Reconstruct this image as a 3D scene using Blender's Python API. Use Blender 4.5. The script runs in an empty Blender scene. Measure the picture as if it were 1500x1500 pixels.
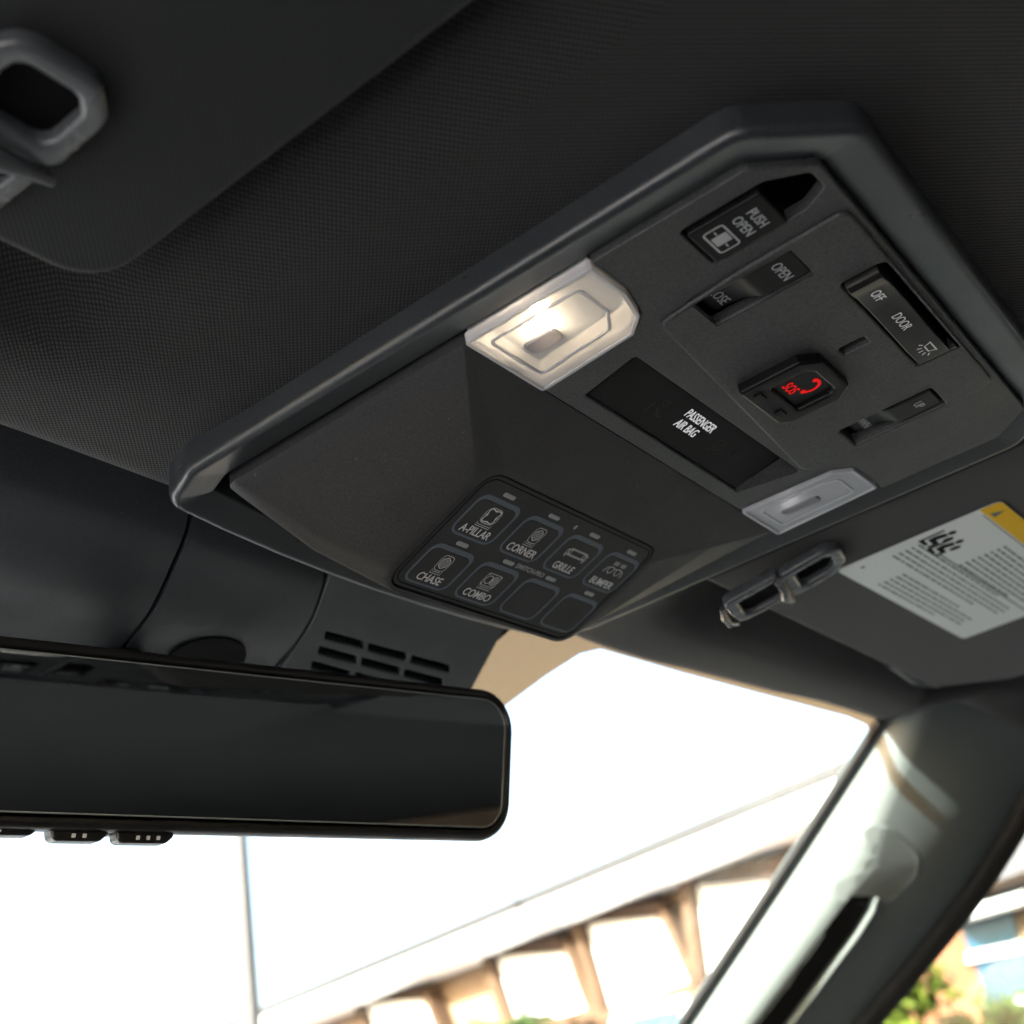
import bpy, bmesh, math, random
from mathutils import Vector, Matrix
random.seed(7)
RAD = math.radians
# ------------------------------------------------------------------ scale
# Interior is drawn in "drawing units" (du), 1 du = U metres. Origin: middle of the
# front edge of the overhead console, X to the passenger side, Y to the bonnet, Z up.
U = 0.00112
Z0 = 1.75
def W(x, y, z): return Vector((x*U, y*U, z*U + Z0))

scene = bpy.context.scene
col = scene.collection
# ------------------------------------------------------------------ camera
F = 1828.0
CAMR = ((0.595, 0.2788, 0.7538), (-0.7863, 0.3958, 0.4744), (-0.1661, -0.875, 0.4547))
CAMP = (-292.4, -133.2, -173.0)
cd = bpy.data.cameras.new('camera')
cam = bpy.data.objects.new('camera', cd); col.objects.link(cam)
R3 = Matrix(CAMR)
rx, ry, rz = R3.col[0].normalized(), R3.col[1].normalized(), R3.col[2].normalized()
m = Matrix.Identity(4)
for i in range(3):
    m[i][0] = rx[i]; m[i][1] = -ry[i]; m[i][2] = -rz[i]
m.translation = W(*CAMP)
cam.matrix_world = m
cd.sensor_width = 36.0; cd.lens = 36.0*F/1500.0
cd.clip_start = 0.01; cd.clip_end = 3000
cd.dof.use_dof = True
cd.dof.focus_distance = 0.375
cd.dof.aperture_fstop = 13.0
scene.camera = cam
def ray(px, py):
    v = Vector(((px-750)/F, (py-750)/F, 1.0))
    return R3 @ v
def on_plane(px, py, p0, n):
    """where the sight line of a photo pixel meets a real plane (du)"""
    c = Vector(CAMP); r = ray(px, py); n = Vector(n)
    return c + r*((Vector(p0)-c).dot(n)/r.dot(n))
# ------------------------------------------------------------------ light
SUN_EL, SUN_AZ = 25.0, -79.0         # azimuth from +Y (ahead) towards +X
w = bpy.data.worlds.new('World'); scene.world = w; w.use_nodes = True
nt = w.node_tree
sky = nt.nodes.new('ShaderNodeTexSky'); sky.sky_type = 'NISHITA'; sky.sun_disc = False
sky.sun_elevation = RAD(SUN_EL); sky.sun_rotation = RAD(SUN_AZ); sky.dust_density = 5.0; sky.ozone_density = .4
bg = nt.nodes['Background']; bg.inputs['Strength'].default_value = 0.15
nt.links.new(sky.outputs[0], bg.inputs[0])
sl = bpy.data.lights.new('sun', 'SUN'); sl.energy = 5.0; sl.angle = RAD(0.5); sl.color = (1, .96, .90)
sun = bpy.data.objects.new('sun', sl); col.objects.link(sun)
sd = Vector((math.sin(RAD(SUN_AZ))*math.cos(RAD(SUN_EL)), math.cos(RAD(SUN_AZ))*math.cos(RAD(SUN_EL)), math.sin(RAD(SUN_EL))))
sun.rotation_euler = sd.to_track_quat('Z', 'Y').to_euler()
sun.location = (0, 0, 30)
vs = scene.view_settings
vs.view_transform = 'Standard'; vs.look = 'None'; vs.gamma = 1.0; vs.use_curve_mapping = False
vs.exposure = 3.0
scene.render.engine = 'CYCLES'
scene.cycles.use_denoising = True
scene.cycles.max_bounces = 10
scene.cycles.diffuse_bounces = 5
scene.cycles.transparent_max_bounces = 12
scene.cycles.sample_clamp_indirect = 8.0
scene.cycles.caustics_reflective = False
# ------------------------------------------------------------------ materials
MATS = {}
def new_mat(name):
    mt = bpy.data.materials.new(name); mt.use_nodes = True
    n = mt.node_tree; n.nodes.clear()
    out = n.nodes.new('ShaderNodeOutputMaterial')
    MATS[name] = mt
    return mt, n, out
def node(n, t, **kw):
    x = n.nodes.new(t)
    for k, v in kw.items():
        if k in x.inputs: x.inputs[k].default_value = v
        else: setattr(x, k, v)
    return x
def plastic(name, c, rough=.5, grain=3500, gstr=.12, spec=.5, var=.25, coat=0, scratch=0, metallic=0, dust=0, gdist=.00006):
    """moulded plastic / paint: base colour, fine grain relief, slight blotchiness in gloss"""
    mt, n, out = new_mat(name)
    p = node(n, 'ShaderNodeBsdfPrincipled')
    p.inputs['Roughness'].default_value = rough
    p.inputs['Specular IOR Level'].default_value = spec
    p.inputs['Metallic'].default_value = metallic
    p.inputs['Coat Weight'].default_value = coat
    tc = node(n, 'ShaderNodeTexCoord')
    nz = node(n, 'ShaderNodeTexNoise'); nz.inputs['Scale'].default_value = grain; nz.inputs['Detail'].default_value = 3
    n.links.new(tc.outputs['Object'], nz.inputs['Vector'])
    mr = node(n, 'ShaderNodeMapRange'); mr.inputs[1].default_value = .3; mr.inputs[2].default_value = .7
    mr.inputs[3].default_value = 1-var; mr.inputs[4].default_value = 1+var
    n.links.new(nz.outputs[0], mr.inputs[0])
    mx = node(n, 'ShaderNodeVectorMath', operation='SCALE'); mx.inputs[0].default_value = c[:3]
    n.links.new(mr.outputs[0], mx.inputs['Scale'])
    n.links.new(mx.outputs[0], p.inputs['Base Color'])
    if dust:        # sparse pale specks of lint
        vo = node(n, 'ShaderNodeTexVoronoi'); vo.inputs['Scale'].default_value = 260; n.links.new(tc.outputs['Object'], vo.inputs['Vector'])
        lt = node(n, 'ShaderNodeMath', operation='LESS_THAN'); lt.inputs[1].default_value = .085; n.links.new(vo.outputs['Distance'], lt.inputs[0])
        nm = node(n, 'ShaderNodeTexNoise'); nm.inputs['Scale'].default_value = 90; n.links.new(tc.outputs['Object'], nm.inputs['Vector'])
        gt_ = node(n, 'ShaderNodeMath', operation='GREATER_THAN'); gt_.inputs[1].default_value = .60; n.links.new(nm.outputs[0], gt_.inputs[0])
        mm_ = node(n, 'ShaderNodeMath', operation='MULTIPLY'); n.links.new(lt.outputs[0], mm_.inputs[0]); n.links.new(gt_.outputs[0], mm_.inputs[1])
        ms = node(n, 'ShaderNodeMath', operation='MULTIPLY'); ms.inputs[1].default_value = dust*.10; n.links.new(mm_.outputs[0], ms.inputs[0])
        ad = node(n, 'ShaderNodeVectorMath', operation='ADD'); n.links.new(mx.outputs[0], ad.inputs[0]); n.links.new(ms.outputs[0], ad.inputs[1])
        n.links.new(ad.outputs[0], p.inputs['Base Color'])
    bp = node(n, 'ShaderNodeBump'); bp.inputs['Strength'].default_value = gstr; bp.inputs['Distance'].default_value = gdist
    n.links.new(nz.outputs[0], bp.inputs['Height'])
    n.links.new(bp.outputs[0], p.inputs['Normal'])
    # smudged gloss
    n2 = node(n, 'ShaderNodeTexNoise'); n2.inputs['Scale'].default_value = 55; n2.inputs['Detail'].default_value = 5
    n.links.new(tc.outputs['Object'], n2.inputs['Vector'])
    m2 = node(n, 'ShaderNodeMapRange'); m2.inputs[1].default_value = .3; m2.inputs[2].default_value = .7
    m2.inputs[3].default_value = max(.02, rough-.07); m2.inputs[4].default_value = min(1, rough+.07)
    n.links.new(n2.outputs[0], m2.inputs[0]); n.links.new(m2.outputs[0], p.inputs['Roughness'])
    if scratch:
        mp = node(n, 'ShaderNodeMapping'); mp.inputs['Scale'].default_value = (2600, 25, 25); mp.inputs['Rotation'].default_value = (0, 0, RAD(4))
        n.links.new(tc.outputs['Object'], mp.inputs[0])
        n3 = node(n, 'ShaderNodeTexNoise'); n3.inputs['Scale'].default_value = 1; n3.inputs['Detail'].default_value = 2
        n.links.new(mp.outputs[0], n3.inputs['Vector'])
        b3 = node(n, 'ShaderNodeBump'); b3.inputs['Strength'].default_value = scratch; b3.inputs['Distance'].default_value = .00005
        n.links.new(n3.outputs[0], b3.inputs['Height']); n.links.new(bp.outputs[0], b3.inputs['Normal']); n.links.new(b3.outputs[0], p.inputs['Normal'])
    n.links.new(p.outputs[0], out.inputs[0])
    return mt
def fabric(name, c0, c1, px, py, rough=.85, bstr=.6, rot=0):
    """knitted headliner cloth: two crossed sine rows, pitch px/py in metres"""
    mt, n, out = new_mat(name)
    p = node(n, 'ShaderNodeBsdfPrincipled'); p.inputs['Roughness'].default_value = rough
    p.inputs['Specular IOR Level'].default_value = .25
    p.inputs['Sheen Weight'].default_value = .12
    tc = node(n, 'ShaderNodeTexCoord')
    mp = node(n, 'ShaderNodeMapping'); mp.inputs['Rotation'].default_value = (0, 0, rot)
    n.links.new(tc.outputs['Object'], mp.inputs[0])
    nw = node(n, 'ShaderNodeTexNoise'); nw.inputs['Scale'].default_value = 900
    n.links.new(mp.outputs[0], nw.inputs['Vector'])
    sx = node(n, 'ShaderNodeSeparateXYZ'); n.links.new(mp.outputs[0], sx.inputs[0])
    outs = []
    for k, pitch in ((0, px), (1, py)):
        mu = node(n, 'ShaderNodeMath', operation='MULTIPLY_ADD'); mu.inputs[1].default_value = 2*math.pi/pitch
        n.links.new(sx.outputs[k], mu.inputs[0]); n.links.new(nw.outputs[0], mu.inputs[2])
        s = node(n, 'ShaderNodeMath', operation='SINE'); n.links.new(mu.outputs[0], s.inputs[0])
        s2 = node(n, 'ShaderNodeMath', operation='MULTIPLY_ADD'); s2.inputs[1].default_value = .5; s2.inputs[2].default_value = .5
        n.links.new(s.outputs[0], s2.inputs[0]); outs.append(s2)
    ml = node(n, 'ShaderNodeMath', operation='MULTIPLY'); n.links.new(outs[0].outputs[0], ml.inputs[0]); n.links.new(outs[1].outputs[0], ml.inputs[1])
    sm = node(n, 'ShaderNodeMath', operation='POWER'); sm.inputs[1].default_value = .6; n.links.new(ml.outputs[0], sm.inputs[0])
    nl = node(n, 'ShaderNodeTexNoise'); nl.inputs['Scale'].default_value = 40; n.links.new(tc.outputs['Object'], nl.inputs['Vector'])
    mixc = node(n, 'ShaderNodeMix', data_type='RGBA'); mixc.inputs['A'].default_value = (*c0, 1); mixc.inputs['B'].default_value = (*c1, 1)
    for i in mixc.inputs:
        if i.name == 'A' and i.type == 'RGBA': i.default_value = (*c0, 1)
        if i.name == 'B' and i.type == 'RGBA': i.default_value = (*c1, 1)
    n.links.new(sm.outputs[0], mixc.inputs[0])
    oc = [o for o in mixc.outputs if o.type == 'RGBA'][0]
    n.links.new(oc, p.inputs['Base Color'])
    bp = node(n, 'ShaderNodeBump'); bp.inputs['Strength'].default_value = bstr; bp.inputs['Distance'].default_value = .0003
    n.links.new(sm.outputs[0], bp.inputs['Height']); n.links.new(bp.outputs[0], p.inputs['Normal'])
    n.links.new(p.outputs[0], out.inputs[0])
    return mt
def flat(name, c, rough=.6, spec=.3, noise=0, nscale=8, bump=0):
    mt, n, out = new_mat(name)
    p = node(n, 'ShaderNodeBsdfPrincipled'); p.inputs['Roughness'].default_value = rough; p.inputs['Specular IOR Level'].default_value = spec
    p.inputs['Base Color'].default_value = (*c, 1)
    if noise:
        tc = node(n, 'ShaderNodeTexCoord'); nz = node(n, 'ShaderNodeTexNoise'); nz.inputs['Scale'].default_value = nscale; nz.inputs['Detail'].default_value = 6
        n.links.new(tc.outputs['Object'], nz.inputs['Vector'])
        mr = node(n, 'ShaderNodeMapRange'); mr.inputs[1].default_value = .25; mr.inputs[2].default_value = .75; mr.inputs[3].default_value = 1-noise; mr.inputs[4].default_value = 1+noise
        n.links.new(nz.outputs[0], mr.inputs[0])
        mx = node(n, 'ShaderNodeVectorMath', operation='SCALE'); mx.inputs[0].default_value = c
        n.links.new(mr.outputs[0], mx.inputs['Scale']); n.links.new(mx.outputs[0], p.inputs['Base Color'])
        if bump:
            bp = node(n, 'ShaderNodeBump'); bp.inputs['Strength'].default_value = bump; bp.inputs['Distance'].default_value = .01
            n.links.new(nz.outputs[0], bp.inputs['Height']); n.links.new(bp.outputs[0], p.inputs['Normal'])
    n.links.new(p.outputs[0], out.inputs[0])
    return mt
def emit(name, c, s):
    mt, n, out = new_mat(name)
    e = node(n, 'ShaderNodeEmission'); e.inputs[0].default_value = (*c, 1); e.inputs[1].default_value = s
    n.links.new(e.outputs[0], out.inputs[0]); return mt
def glass(name, tint, gloss=.06, rough=.0):
    mt, n, out = new_mat(name)
    t = node(n, 'ShaderNodeBsdfTransparent'); t.inputs[0].default_value = (*tint, 1)
    g = node(n, 'ShaderNodeBsdfGlossy'); g.inputs['Roughness'].default_value = rough
    lw = node(n, 'ShaderNodeLayerWeight'); lw.inputs[0].default_value = .5
    pw = node(n, 'ShaderNodeMath', operation='POWER'); pw.inputs[1].default_value = 4; n.links.new(lw.outputs['Facing'], pw.inputs[0])
    f = node(n, 'ShaderNodeMath', operation='MULTIPLY_ADD'); f.inputs[1].default_value = .5; f.inputs[2].default_value = .02; n.links.new(pw.outputs[0], f.inputs[0])
    mx = node(n, 'ShaderNodeMixShader'); n.links.new(f.outputs[0], mx.inputs[0]); n.links.new(t.outputs[0], mx.inputs[1]); n.links.new(g.outputs[0], mx.inputs[2])
    n.links.new(mx.outputs[0], out.inputs[0]); return mt
def lens_mat(name, trans=.7, c=(.86, .86, .88), clear=0.0):
    """frosted clear polycarbonate: light from the lamp housing diffuses through"""
    mt, n, out = new_mat(name)
    tc = node(n, 'ShaderNodeTexCoord')
    nz = node(n, 'ShaderNodeTexNoise'); nz.inputs['Scale'].default_value = 1400; nz.inputs['Detail'].default_value = 3
    n.links.new(tc.outputs['Object'], nz.inputs['Vector'])
    bp = node(n, 'ShaderNodeBump'); bp.inputs['Strength'].default_value = .5; bp.inputs['Distance'].default_value = .0002; n.links.new(nz.outputs[0], bp.inputs['Height'])
    tr = node(n, 'ShaderNodeBsdfTranslucent'); tr.inputs[0].default_value = (*c, 1)
    df = node(n, 'ShaderNodeBsdfDiffuse'); df.inputs[0].default_value = (*c, 1)
    gl = node(n, 'ShaderNodeBsdfGlossy'); gl.inputs['Roughness'].default_value = .25; n.links.new(bp.outputs[0], gl.inputs['Normal'])
    m1 = node(n, 'ShaderNodeMixShader'); m1.inputs[0].default_value = trans; n.links.new(df.outputs[0], m1.inputs[1]); n.links.new(tr.outputs[0], m1.inputs[2])
    f = node(n, 'ShaderNodeFresnel'); f.inputs[0].default_value = 1.5; n.links.new(bp.outputs[0], f.inputs['Normal'])
    m2 = node(n, 'ShaderNodeMixShader'); n.links.new(f.outputs[0], m2.inputs[0]); n.links.new(m1.outputs[0], m2.inputs[1]); n.links.new(gl.outputs[0], m2.inputs[2])
    tp = node(n, 'ShaderNodeBsdfTransparent'); tp.inputs[0].default_value = (.95, .96, .97, 1)
    m3 = node(n, 'ShaderNodeMixShader'); m3.inputs[0].default_value = clear; n.links.new(m2.outputs[0], m3.inputs[1]); n.links.new(tp.outputs[0], m3.inputs[2])
    n.links.new(m3.outputs[0], out.inputs[0]); return mt
def frit_mat(name):
    """ceramic dots fired on the glass, the amber glow round them put into the tint"""
    mt, n, out = new_mat(name)
    tc = node(n, 'ShaderNodeTexCoord')
    sx = node(n, 'ShaderNodeSeparateXYZ'); n.links.new(tc.outputs['Object'], sx.inputs[0])
    pr_ = []
    for k in (0, 1):
        mu = node(n, 'ShaderNodeMath', operation='MULTIPLY'); mu.inputs[1].default_value = 2*math.pi/.0016; n.links.new(sx.outputs[k], mu.inputs[0])
        sn = node(n, 'ShaderNodeMath', operation='SINE'); n.links.new(mu.outputs[0], sn.inputs[0]); pr_.append(sn)
    gt = node(n, 'ShaderNodeMath', operation='MULTIPLY_ADD'); n.links.new(pr_[0].outputs[0], gt.inputs[0]); n.links.new(pr_[1].outputs[0], gt.inputs[1]); gt.inputs[2].default_value = .5
    gt.use_clamp = True
    t1 = node(n, 'ShaderNodeBsdfTransparent'); t1.inputs[0].default_value = (.27, .125, .052, 1)
    t2 = node(n, 'ShaderNodeBsdfTransparent'); t2.inputs[0].default_value = (.46, .235, .105, 1)
    mx = node(n, 'ShaderNodeMixShader'); n.links.new(gt.outputs[0], mx.inputs[0]); n.links.new(t1.outputs[0], mx.inputs[1]); n.links.new(t2.outputs[0], mx.inputs[2])
    d = node(n, 'ShaderNodeBsdfDiffuse'); d.inputs[0].default_value = (.30, .15, .07, 1)
    m2 = node(n, 'ShaderNodeMixShader'); m2.inputs[0].default_value = .10; n.links.new(mx.outputs[0], m2.inputs[1]); n.links.new(d.outputs[0], m2.inputs[2])
    n.links.new(m2.outputs[0], out.inputs[0]); return mt

plastic('console_plastic', (.054, .056, .057), .48, 1500, .65, .38, .40, dust=.5)
plastic('bezel_plastic', (.034, .039, .044), .34, 1600, .4, .6, .28)
plastic('mount_plastic', (.044, .0445, .046), .58, 1700, .45, .34, .25, scratch=.6, dust=.7)
plastic('keypad_plastic', (.036, .0365, .038), .58, 1900, .3, .3, .24, dust=.4)
plastic('switch_plastic', (.006, .006, .0065), .40, 3000, .15, .18, .2)
plastic('satin_switch', (.012, .0118, .0115), .36, 3000, .12, .32, .2)
plastic('gloss_black', (.008, .008, .009), .12, 2000, .02, .5, .1)
plastic('cover_plastic', (.028, .033, .038), .56, 1700, .4, .4, .28, dust=.5)
plastic('mirror_case', (.016, .0155, .015), .36, 1500, .6, .5, .25)
plastic('clip_plastic', (.085, .092, .098), .28, 2000, .2, .6, .12)
plastic('pillar_plastic', (.115, .135, .133), .55, 1600, .5, .4, .12)
plastic('pillar_pad', (.112, .130, .129), .55, 1600, .6, .4, .12)
plastic('edge_highlight', (.30, .33, .33), .2, 1500, .05, .5, .1)
plastic('indicator_face', (.021, .021, .0215), .6, 3000, .2, .10, .2)
plastic('rubber', (.006, .006, .006), .6, 1500, .3, .3, .1)
plastic('deep_black', (.004, .004, .004), .8, 1500, .1, .1, .1)
plastic('cab_trim', (.016, .016, .017), .7, 500, .3, .3, .1)
fabric('headliner_cloth', (.005, .005, .005), (.040, .040, .041), .00100, .00132, rot=RAD(45))
fabric('visor_cloth', (.005, .006, .007), (.011, .013, .0145), .0011, .0011, bstr=.4, rot=RAD(45))
flat('print_white', (.88, .88, .88), .5)
flat('print_grey', (.45, .46, .47), .5)
flat('print_dim', (.014, .014, .014), .5)
flat('print_red', (.75, .02, .02), .5)
flat('ring_print', (.125, .155, .190), .45)
flat('indicator', (.42, .44, .44), .4)
flat('label_paper', (.74, .78, .77), .5, .25)
flat('label_yellow', (.85, .50, .0), .5, .1)
flat('label_ink', (.10, .13, .12), .5)
flat('lamp_housing', (.75, .75, .75), .5)
lens_mat('lens_clear', .26, (.80, .84, .90), .36)
lens_mat('lens_rim', .3, (.84, .85, .90), .15)
lens_mat('lens_button', .5, (.42, .42, .46))
emit('bulb_glow', (1, .76, .48), 60)
emit('bulb_glow_dim', (1, .88, .84), 2.0)
emit('red_backlight', (1, .02, .02), .085)
emit('white_backlight', (1, 1, 1), .075)
glass('windshield_glass', (.93, .96, .95))
glass('door_glass', (.64, .70, .69))
frit_mat('frit')
mt, n, out = new_mat('mirror_glass')
p = node(n, 'ShaderNodeBsdfPrincipled'); p.inputs['Metallic'].default_value = 1; p.inputs['Roughness'].default_value = .015
p.inputs['Base Color'].default_value = (.44, .47, .48, 1); n.links.new(p.outputs[0], out.inputs[0])
# ------------------------------------------------------------------ mesh builder
def F0(u, v, w): return (u, -v, -w)          # console underside: u right, v rearward (text up), w down to the viewer
def FW(u, v, w): return (u, v, w)
def make_frame(o, eu, ev):
    o = Vector(o); eu = Vector(eu).normalized(); ev = Vector(ev); ev = (ev-eu*ev.dot(eu)).normalized(); en = eu.cross(ev)
    return lambda u, v, w: tuple(o+eu*u+ev*v+en*w)
def rpoly(pts, r, seg=5):
    """polygon with rounded corners; r one radius or one each"""
    out = []; N = len(pts)
    rs = r if isinstance(r, (list, tuple)) else [r]*N
    for i in range(N):
        p0 = Vector(pts[i-1]); p1 = Vector(pts[i]); p2 = Vector(pts[(i+1) % N])
        a = (p0-p1); b = (p2-p1); la, lb = a.length, b.length; a.normalize(); b.normalize()
        ang = math.acos(max(-1, min(1, a.dot(b))))
        if rs[i] <= 0 or ang > math.pi-.02: out.append(tuple(p1)); continue
        d = min(rs[i]/math.tan(ang/2), la*.49, lb*.49); rr = d*math.tan(ang/2)
        c = p1+(a+b).normalized()*(rr/math.sin(ang/2))
        s = p1+a*d-c; e = p1+b*d-c
        a0 = math.atan2(s.y, s.x); a1 = math.atan2(e.y, e.x); da = (a1-a0+math.pi) % (2*math.pi)-math.pi
        for k in range(seg+1):
            t = a0+da*k/seg; out.append((c.x+rr*math.cos(t), c.y+rr*math.sin(t)))
    return out
def rrect(u0, u1, v0, v1, r, seg=4): return rpoly([(u0, v0), (u1, v0), (u1, v1), (u0, v1)], r, seg)
def ell(cx, cy, a, b, n=24): return [(cx+a*math.cos(2*math.pi*k/n), cy+b*math.sin(2*math.pi*k/n)) for k in range(n)]
def offset_poly(pts, d):
    """inward offset of a closed polygon (any winding)"""
    A = sum(pts[i-1][0]*pts[i][1]-pts[i][0]*pts[i-1][1] for i in range(len(pts)))
    s = 1 if A > 0 else -1; out = []; N = len(pts)
    for i in range(N):
        p0, p1, p2 = Vector(pts[i-1]), Vector(pts[i]), Vector(pts[(i+1) % N])
        e0 = (p1-p0).normalized(); e1 = (p2-p1).normalized()
        n0 = Vector((-e0.y, e0.x))*s; n1 = Vector((-e1.y, e1.x))*s
        b = (n0+n1); b.normalize(); c = max(.3, b.dot(n0))
        out.append(tuple(p1+b*d/c))
    return out
class MB:
    def __init__(s, fr=FW, du=True): s.v = []; s.f = []; s.fr = fr; s.du = du
    def add(s, vs, fs, fr=None):
        k = len(s.v); fr = fr or s.fr
        s.v += [fr(*q) for q in vs]; s.f += [tuple(i+k for i in q) for q in fs]; return s
    def box(s, a, b, c, d, e, f):
        return s.add([(a, c, e), (b, c, e), (b, d, e), (a, d, e), (a, c, f), (b, c, f), (b, d, f), (a, d, f)],
                     [(3, 2, 1, 0), (4, 5, 6, 7), (0, 1, 5, 4), (1, 2, 6, 5), (2, 3, 7, 6), (3, 0, 4, 7)])
    def loft(s, rings, closed=True, cap=True):
        N = len(rings[0]); vs = [q for r in rings for q in r]; fs = []
        for i in range(len(rings)-1):
            for j in range(N if closed else N-1):
                a = i*N+j; b = i*N+(j+1) % N; fs.append((a, b, b+N, a+N))
        if cap: fs.append(tuple(range(N))[::-1]); fs.append(tuple((len(rings)-1)*N+j for j in range(N)))
        return s.add(vs, fs)
    def prism(s, poly, w0, w1): return s.loft([[(x, y, w0) for x, y in poly], [(x, y, w1) for x, y in poly]])
    def pillow(s, poly, w0, w1, r=1.0, n=4):
        """prism whose w1 face has a rounded edge"""
        rg = [[(x, y, w0) for x, y in poly]]; sg = 1 if w1 > w0 else -1
        for k in range(n+1):
            t = k/n*math.pi/2; q = offset_poly(poly, r*(1-math.cos(t))); rg.append([(x, y, w1-sg*r*(1-math.sin(t))) for x, y in q])
        return s.loft(rg)
    def extr(s, prof, u0, u1):
        """profile (v,w) extruded along u"""
        return s.loft([[(u0, a, b) for a, b in prof], [(u1, a, b) for a, b in prof]])
    def curve2d(s, polys, w0, w1, bevel=0, text=None):
        cu = bpy.data.curves.new('tmp', 'CURVE'); cu.dimensions = '2D'; cu.fill_mode = 'BOTH'
        for pl in polys:
            sp = cu.splines.new('POLY'); sp.points.add(len(pl)-1); sp.use_cyclic_u = True
            for q, pt in zip(sp.points, pl): q.co = (pt[0], pt[1], 0, 1)
        h = abs(w1-w0)/2; cu.extrude = max(h-bevel, 1e-4); cu.bevel_depth = bevel; cu.bevel_resolution = 2
        if bevel: cu.offset = -bevel
        return s._curve(cu, (w0+w1)/2)
    def _curve(s, cu, wc, fn=None):
        ob = bpy.data.objects.new('tmp', cu); me = bpy.data.meshes.new_from_object(ob)
        fn = fn or (lambda x, y: (x, y))
        s.add([(*fn(q.co.x, q.co.y), q.co.z+wc) for q in me.vertices], [tuple(p.vertices) for p in me.polygons])
        bpy.data.objects.remove(ob); bpy.data.curves.remove(cu); bpy.data.meshes.remove(me); return s
    def text(s, body, cx, cy, size, w=0, xs=1.0, th=.04, bold=0, ang=0, align='CENTER', spacing=1.0):
        cu = bpy.data.curves.new('tmp', 'FONT'); cu.body = body; cu.size = size; cu.extrude = th; cu.offset = bold
        cu.align_x = align; cu.align_y = 'CENTER'; cu.resolution_u = 3; cu.space_character = spacing
        ca, sa = math.cos(ang), math.sin(ang)
        return s._curve(cu, w, lambda x, y: (cx+(x*xs)*ca-y*sa, cy+(x*xs)*sa+y*ca))
    def stroke(s, pts, wd, w=0, th=.05, closed=False):
        P = [Vector(p) for p in pts]; N = len(P); L = []; Rr = []
        for i in range(N):
            a = P[i-1] if (i > 0 or closed) else P[i]; b = P[(i+1) % N] if (i < N-1 or closed) else P[i]
            t = (b-a); t = t.normalized() if t.length > 0 else Vector((1, 0)); nn = Vector((-t.y, t.x))*wd/2
            L.append(P[i]+nn); Rr.append(P[i]-nn)
        if closed:
            vs = [(q.x, q.y, w+th) for q in L]+[(q.x, q.y, w+th) for q in Rr]
            fs = [(i, i+N, (i+1) % N+N, (i+1) % N) for i in range(N)]
        else:
            vs = [(q.x, q.y, w+th) for q in L]+[(q.x, q.y, w+th) for q in Rr]
            fs = [(i, i+N, i+1+N, i+1) for i in range(N-1)]
        return s.add(vs, fs)
    def tube(s, pts, r, seg=8, caps=True):
        P = [Vector(p) for p in pts]; rings = []
        rr = r if isinstance(r, (list, tuple)) else [r]*len(P)
        for i in range(len(P)):
            t = (P[min(i+1, len(P)-1)]-P[max(i-1, 0)]).normalized()
            a = t.cross(Vector((.13, .31, .94))).normalized(); b = t.cross(a)
            rings.append([tuple(P[i]+(a*math.cos(2*math.pi*k/seg)+b*math.sin(2*math.pi*k/seg))*rr[i]) for k in range(seg)])
        return s.loft(rings, True, caps)
    def ball(s, c, a, b=None, d=None, n=10, mm=8):
        b = b or a; d = d or a
        rings = [[(c[0]+a*math.sin(math.pi*i/mm)*math.cos(2*math.pi*k/n), c[1]+b*math.sin(math.pi*i/mm)*math.sin(2*math.pi*k/n), c[2]+d*math.cos(math.pi*i/mm)) for k in range(n)] for i in range(1, mm)]
        return s.loft(rings)
    def build(s, name, mat, parent=None, bevel=0, smooth=40, seg=2, wn=True):
        me = bpy.data.meshes.new(name)
        k = U if s.du else 1.0; zz = Z0 if s.du else 0
        off = Vector(parent_loc(parent))
        me.from_pydata([(x*k-off.x, y*k-off.y, z*k+zz-off.z) for x, y, z in s.v], [], s.f)
        bm = bmesh.new(); bm.from_mesh(me)
        bmesh.ops.remove_doubles(bm, verts=bm.verts, dist=1e-6)
        bmesh.ops.recalc_face_normals(bm, faces=bm.faces)
        bm.to_mesh(me); bm.free()
        if smooth:
            for p_ in me.polygons: p_.use_smooth = True
            try: me.set_sharp_from_angle(angle=RAD(smooth))
            except Exception: pass
        me.materials.append(MATS[mat])
        ob = bpy.data.objects.new(name, me); col.objects.link(ob)
        if parent: ob.parent = parent
        if bevel:
            b = ob.modifiers.new('bevel', 'BEVEL'); b.width = bevel*k; b.segments = seg; b.limit_method = 'ANGLE'; b.angle_limit = RAD(38)
            b.harden_normals = False
        if smooth and wn:
            q = ob.modifiers.new('normals', 'WEIGHTED_NORMAL'); q.keep_sharp = True; q.weight = 50
        return ob
PL = {}
def parent_loc(p):
    v = Vector((0, 0, 0))
    while p: v = v+p.location; p = p.parent
    return v
def thing(name, label, cat, loc, group=None, metres=False):
    o = bpy.data.objects.new(name, None); col.objects.link(o); o.empty_display_size = .05
    o.location = Vector(loc) if metres else W(*loc)
    o['label'] = label; o['category'] = cat
    if group: o['group'] = group
    return o
def tag(o, label, cat, group=None):
    o['label'] = label; o['category'] = cat
    if group: o['group'] = group
    return o
def struct(o, kind='structure'): o['kind'] = kind; return o
def sstep(a, b, x):
    t = max(0, min(1, (x-a)/(b-a))); return t*t*(3-2*t)
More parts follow.
